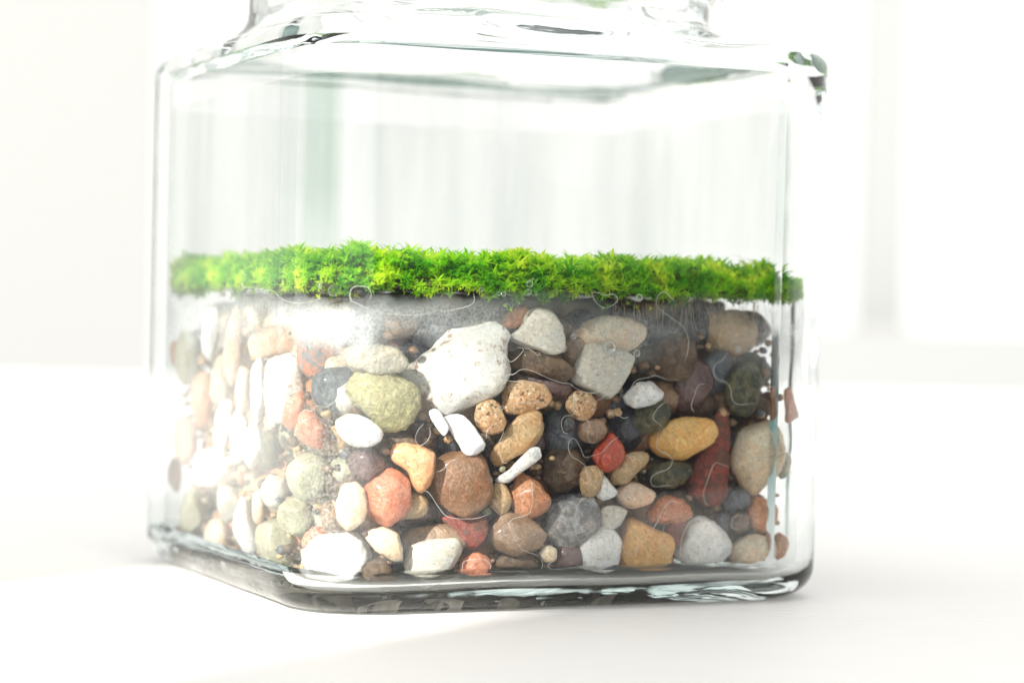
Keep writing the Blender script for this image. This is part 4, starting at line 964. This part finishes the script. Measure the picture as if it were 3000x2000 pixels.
BUB = [(1105,665,6,"tiny bubble under the moss, leftmost of the dark stretch"),(1146,674,6,"left one of a touching pair of bubbles under the moss"),(1157,675,6.5,"right one of a touching pair of bubbles under the moss"),
 (1217,652,9.5,"upper bubble of a stack of two under the moss"),(1214,671,8,"lower bubble of a stack of two under the moss"),(1468,684,10,"round bubble at the lower edge of the moss right of the middle"),
 (1387,763,9,"left one of two bubbles on the cream oval"),(1452,773,11,"right one of two bubbles on the cream oval"),(1400,798,17,"largest bubble, between the cream oval and the pale grey slab"),
 (1463,811,9,"bubble at the upper right corner of the pale grey slab"),(1317,773,7,"bubble at the left tip of the cream oval"),(1153,936,5.5,"tiny bubble at the left end of the granite oval"),
 (766,667,13,"sparkling bubble at the lower edge of the moss near the front corner"),(735,655,10,"faint bubble in the moss near the front corner"),(1694,802,8,"small dark bubble above the mottled pebble near the right edge"),
 (1232,1045,10,"bubble on the upper end of the white stick-shaped stone")]
v3, f3 = ICO[3]
for x, y, r, lab in BUB:
    c0 = wall_hit(*D(x, y), IA - .45, IR - .45)
    rr = r * DS / 19.3
    me = bpy.data.meshes.new("bubble"); me.from_pydata((v3 * rr * MM * np.array([1, .45, 1])).tolist(), [], f3); smooth(me); me.materials.append(BM_)
    o = link("air_bubble", me); pos = to_jar(c0)
    o.location = c0 * MM; o.rotation_euler = (0, 0, ALPHA if abs(pos[1]) > abs(pos[0]) else ALPHA + math.pi/2)
    tag(o, lab, "bubble", "air bubbles trapped on the glass")

def rootlets():
    m, nt, out = mat("rootlet")
    b = N(nt, "ShaderNodeBsdfPrincipled", Roughness=.6); b.inputs["Base Color"].default_value = (.42, .30, .17, 1); L(nt, b.outputs[0], out.inputs[0])
    rs = random.Random(4); V, F = [], []
    for q in range(120):
        x = rs.uniform(4, 33) if q < 170 else rs.uniform(-33, 4); y = -(IA - rs.uniform(.5, 2.2)); z = rs.uniform(45, 47.5)
        ln = rs.uniform(1.5, 6.5) * (1 if x > 8 else .45); r = rs.uniform(.022, .05); dx = rs.uniform(-.25, .25); n0 = len(V); st = 7
        for i in range(st + 1):
            t = i / st; px_ = x + dx * ln * t + .35 * noise.noise(Vector((q, t * 2.2, 0))); py_ = y + .25 * noise.noise(Vector((q, t * 2, 9))); pz_ = z - ln * t; rr = r * (1 - .8 * t)
            for j in range(3):
                a = 2.094 * j; V.append(((px_ + rr * math.cos(a)) * MM, (py_ + rr * math.sin(a)) * MM, pz_ * MM))
        for i in range(st):
            for j in range(3):
                F.append((n0 + i*3 + j, n0 + i*3 + (j+1) % 3, n0 + i*3 + 3 + (j+1) % 3, n0 + i*3 + 3 + j))
    me = bpy.data.meshes.new("rootlets"); me.from_pydata(V, [], F); smooth(me); me.materials.append(m)
    o = link("rootlets", me); o.rotation_euler = (0, 0, ALPHA)
    tag(o, "fine brown moss rootlets hanging down behind the glass", "roots", kind="stuff")
rootlets()

# ------------------------------------------------------------------ moss
def moss():
    m, nt, out = mat("moss_leaf")
    tc = N(nt, "ShaderNodeTexCoord"); co = tc.outputs["Object"]
    n1 = N(nt, "ShaderNodeTexNoise", Scale=230.0, Detail=3.0); L(nt, co, n1.inputs["Vector"])
    at = N(nt, "ShaderNodeAttribute"); at.attribute_name = "shade_brown"
    c = ramp(nt, n1.outputs["Fac"], [(.36, (.17, .58, .006)), (.5, (.44, .80, .012)), (.64, (.84, .95, .08))])
    c = mixc(nt, ramp(nt, at.outputs["Fac"], [(0.0, 1.0), (.25, 1.0), (.52, 0.0)]), c, (.05, .19, .006))  # low leaves painted dark green to stand in for shade
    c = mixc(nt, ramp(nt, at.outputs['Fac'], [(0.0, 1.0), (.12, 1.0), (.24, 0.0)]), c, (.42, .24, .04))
    b = N(nt, "ShaderNodeBsdfPrincipled", Roughness=.4); b.inputs["Specular IOR Level"].default_value = .3; L(nt, c, b.inputs["Base Color"])
    tl = N(nt, "ShaderNodeBsdfTranslucent"); L(nt, mixc(nt, .55, c, mixc(nt, 1.0, c, (1.0, 1.0, .5), "MULTIPLY")), tl.inputs[0])
    ms = N(nt, "ShaderNodeMixShader"); ms.inputs[0].default_value = .7; L(nt, b.outputs[0], ms.inputs[1]); L(nt, tl.outputs[0], ms.inputs[2])
    L(nt, ms.outputs[0], out.inputs[0])
    m2, nt, out = mat("moss_mat")
    b = N(nt, "ShaderNodeBsdfPrincipled", Roughness=.8)
    tc = N(nt, "ShaderNodeTexCoord"); n2 = N(nt, "ShaderNodeTexNoise", Scale=500.0, Detail=5.0); L(nt, tc.outputs["Object"], n2.inputs["Vector"])
    L(nt, ramp(nt, n2.outputs["Fac"], [(.4, (.035, .075, .012)), (.6, (.09, .10, .02))]), b.inputs["Base Color"])
    L(nt, b.outputs[0], out.inputs[0])
    rs = np.random.default_rng(3)
    V, F, SB = [], [], []
    lim = IA - .35; rlim = IR - .35
    def shoot(x, y, z, size, tilt, az, nl=11):
        up = Vector((math.sin(tilt)*math.cos(az), math.sin(tilt)*math.sin(az), math.cos(tilt)))
        a = up.orthogonal().normalized(); bb = up.cross(a)
        shade_brown = min(1, max(0, (z - 45.0) / 4.6)) * .8 + .2 * rs.random()
        for k in range(nl):
            ph = 2.4 * k + rs.uniform(-.25, .25)
            rad = a * math.cos(ph) + bb * math.sin(ph); side = up.cross(rad).normalized()
            Ln = size * rs.uniform(.75, 1.15) * (1.0 if k < 7 else .8)
            wd = Ln * rs.uniform(.065, .105)
            el0 = R_(rs.uniform(50, 75) if k < 7 else rs.uniform(20, 50)); el = el0
            p = Vector((x, y, z)) + up * (size * .22 * (k / nl)); base = len(V)
            for sgm in range(4):
                ww = wd * (.55, 1.0, .75, 0)[sgm]
                if sgm < 3:
                    V.append(p + side * ww); V.append(p - side * ww); SB.extend((shade_brown, shade_brown))
                else: V.append(p.copy()); SB.append(shade_brown)
                p = p + (rad * math.cos(el) + up * math.sin(el)) * (Ln / 3)
                el -= R_(rs.uniform(16, 34))
            F.append((base, base+1, base+3, base+2)); F.append((base+2, base+3, base+5, base+4)); F.append((base+4, base+5, base+6))
    def add(x, y, d):
        h = noise.noise(Vector((x * .09, y * .09, 2))) * .9 + noise.noise(Vector((x * .3, y * .3, 5))) * .5
        # outward direction
        az = math.atan2(y, x) if d < 0 else rs.uniform(0, 6.28)
        return h, az
    # dense fringe against the two panes
    cnt = 0
    while cnt < 9500:
        x, y = rs.uniform(-lim, lim), rs.uniform(-lim, lim)
        s = -sd_rs(x, y, lim, rlim)
        if s < .5 or s > 7: continue
        front = (y < -lim + 8) or (x < -lim + 8)
        if not front and rs.random() > .25: continue
        h = noise.noise(Vector((x * .09, y * .09, 2))) * 1.0 + noise.noise(Vector((x * .3, y * .3, 5))) * .6
        h = h * 1.9 + noise.noise(Vector((x * .14, y * .14, 8))) * 1.3 - .9 * max(0, (x - 30) / 10) - (.9 if x < -lim + 3 and y > -20 else 0)
        lo_ = 46.5 + 2.0 * noise.noise(Vector((x * .17, y * .17, 11))) + 1.2 * noise.noise(Vector((x * .5, y * .5, 4)))
        if s < 2.4: z = rs.uniform(lo_, 51.0 + h)
        else: z = 50.2 + h + rs.uniform(-1.0, .9)
        if abs(x) > abs(y): az = 0 if x > 0 else math.pi
        else: az = math.pi/2 if y > 0 else -math.pi/2
        low = max(0, min(1, (50.5 - z) / 5))
        shoot(x, y, z, rs.uniform(.9, 2.0) if z < 49.8 or rs.random() < .65 else rs.uniform(1.8, 3.3), low * 1.1 + rs.uniform(0, .35), az + rs.uniform(-.7, .7), 11)
        cnt += 1
    for i in range(2200):
        x, y = rs.uniform(-35, 35), rs.uniform(-35, 35)
        h = noise.noise(Vector((x * .09, y * .09, 2))) * 1.0
        shoot(x, y, 50.2 + h + rs.uniform(-.6, .9), rs.uniform(1.6, 3.8), rs.uniform(0, .4), rs.uniform(0, 6.28), 9)
    # crumbs sticking to the wet glass
    for (dx, dy, sz) in [(1163,706,.9),(1176,716,1.3),(1190,700,.8),(1383,712,.9),(1395,705,.8),(735,688,1.4),(603,668,1.5),(1463,710,.8),(1492,712,.8),(1200,690,.9),(1560,700,.9),(1445,700,1.0),(545,690,.8)]:
        h = wall_hit(*D(dx, dy), IA - .9, IR - .9)
        if h is None: continue
        j = to_jar(h); shoot(j.x, j.y, j.z, sz, .5, rs.uniform(0, 6.28), 7)
        SB[-49:] = [.8] * 49
    A = np.array([tuple(v) for v in V])
    # keep every leaf inside the glass
    qx, qy = np.abs(A[:, 0]) - (lim - rlim), np.abs(A[:, 1]) - (lim - rlim)
    sd = np.hypot(np.maximum(qx, 0), np.maximum(qy, 0)) + np.minimum(np.maximum(qx, qy), 0) - rlim
    over = np.maximum(sd, 0)
    gx = np.sign(A[:, 0]) * np.maximum(qx, 0); gy = np.sign(A[:, 1]) * np.maximum(qy, 0); gl = np.hypot(gx, gy) + 1e-9
    A[:, 0] -= gx / gl * over; A[:, 1] -= gy / gl * over
    Vl = (A * MM).tolist(); nleaf = len(F)
    # the mat under the leaves
    base = len(Vl); G = 44
    top = {}
    for lay in (0, 1):
        for i in range(G + 1):
            for j in range(G + 1):
                u, v = i / G * 2 - 1, j / G * 2 - 1
                x, y = u * (lim - .8), v * (lim - .8)
                s = sd_rs(x, y, lim - .8, rlim)
                if s > 0:
                    k = 1 - s / math.hypot(x, y); x *= k; y *= k
                nn = noise.noise(Vector((x * .25, y * .25, lay * 9)))
                z = (48.8 + nn * .8) if lay else (47.4 + nn * 1.0)
                if max(abs(u), abs(v)) > .99: z = 47.8 + nn * .8
                top[(lay, i, j)] = len(Vl); Vl.append([x * MM, y * MM, z * MM]); SB.append(.5)
    F2 = []
    for i in range(G):
        for j in range(G):
            F2.append((top[1, i, j], top[1, i+1, j], top[1, i+1, j+1], top[1, i, j+1]))
            F2.append((top[0, i, j], top[0, i, j+1], top[0, i+1, j+1], top[0, i+1, j]))
    me = bpy.data.meshes.new("moss"); me.from_pydata(Vl, [], F + F2)
    me.materials.append(m); me.materials.append(m2)
    mi = [0] * len(F) + [1] * len(F2); me.polygons.foreach_set("material_index", mi)
    a = me.attributes.new("shade_brown", 'FLOAT', 'POINT'); a.data.foreach_set("value", SB)
    smooth(me)
    o = link("moss", me); o.rotation_euler = (0, 0, ALPHA)
    tag(o, "bright green carpet of star moss growing across the jar above the pebbles", "moss", kind="stuff")
moss()
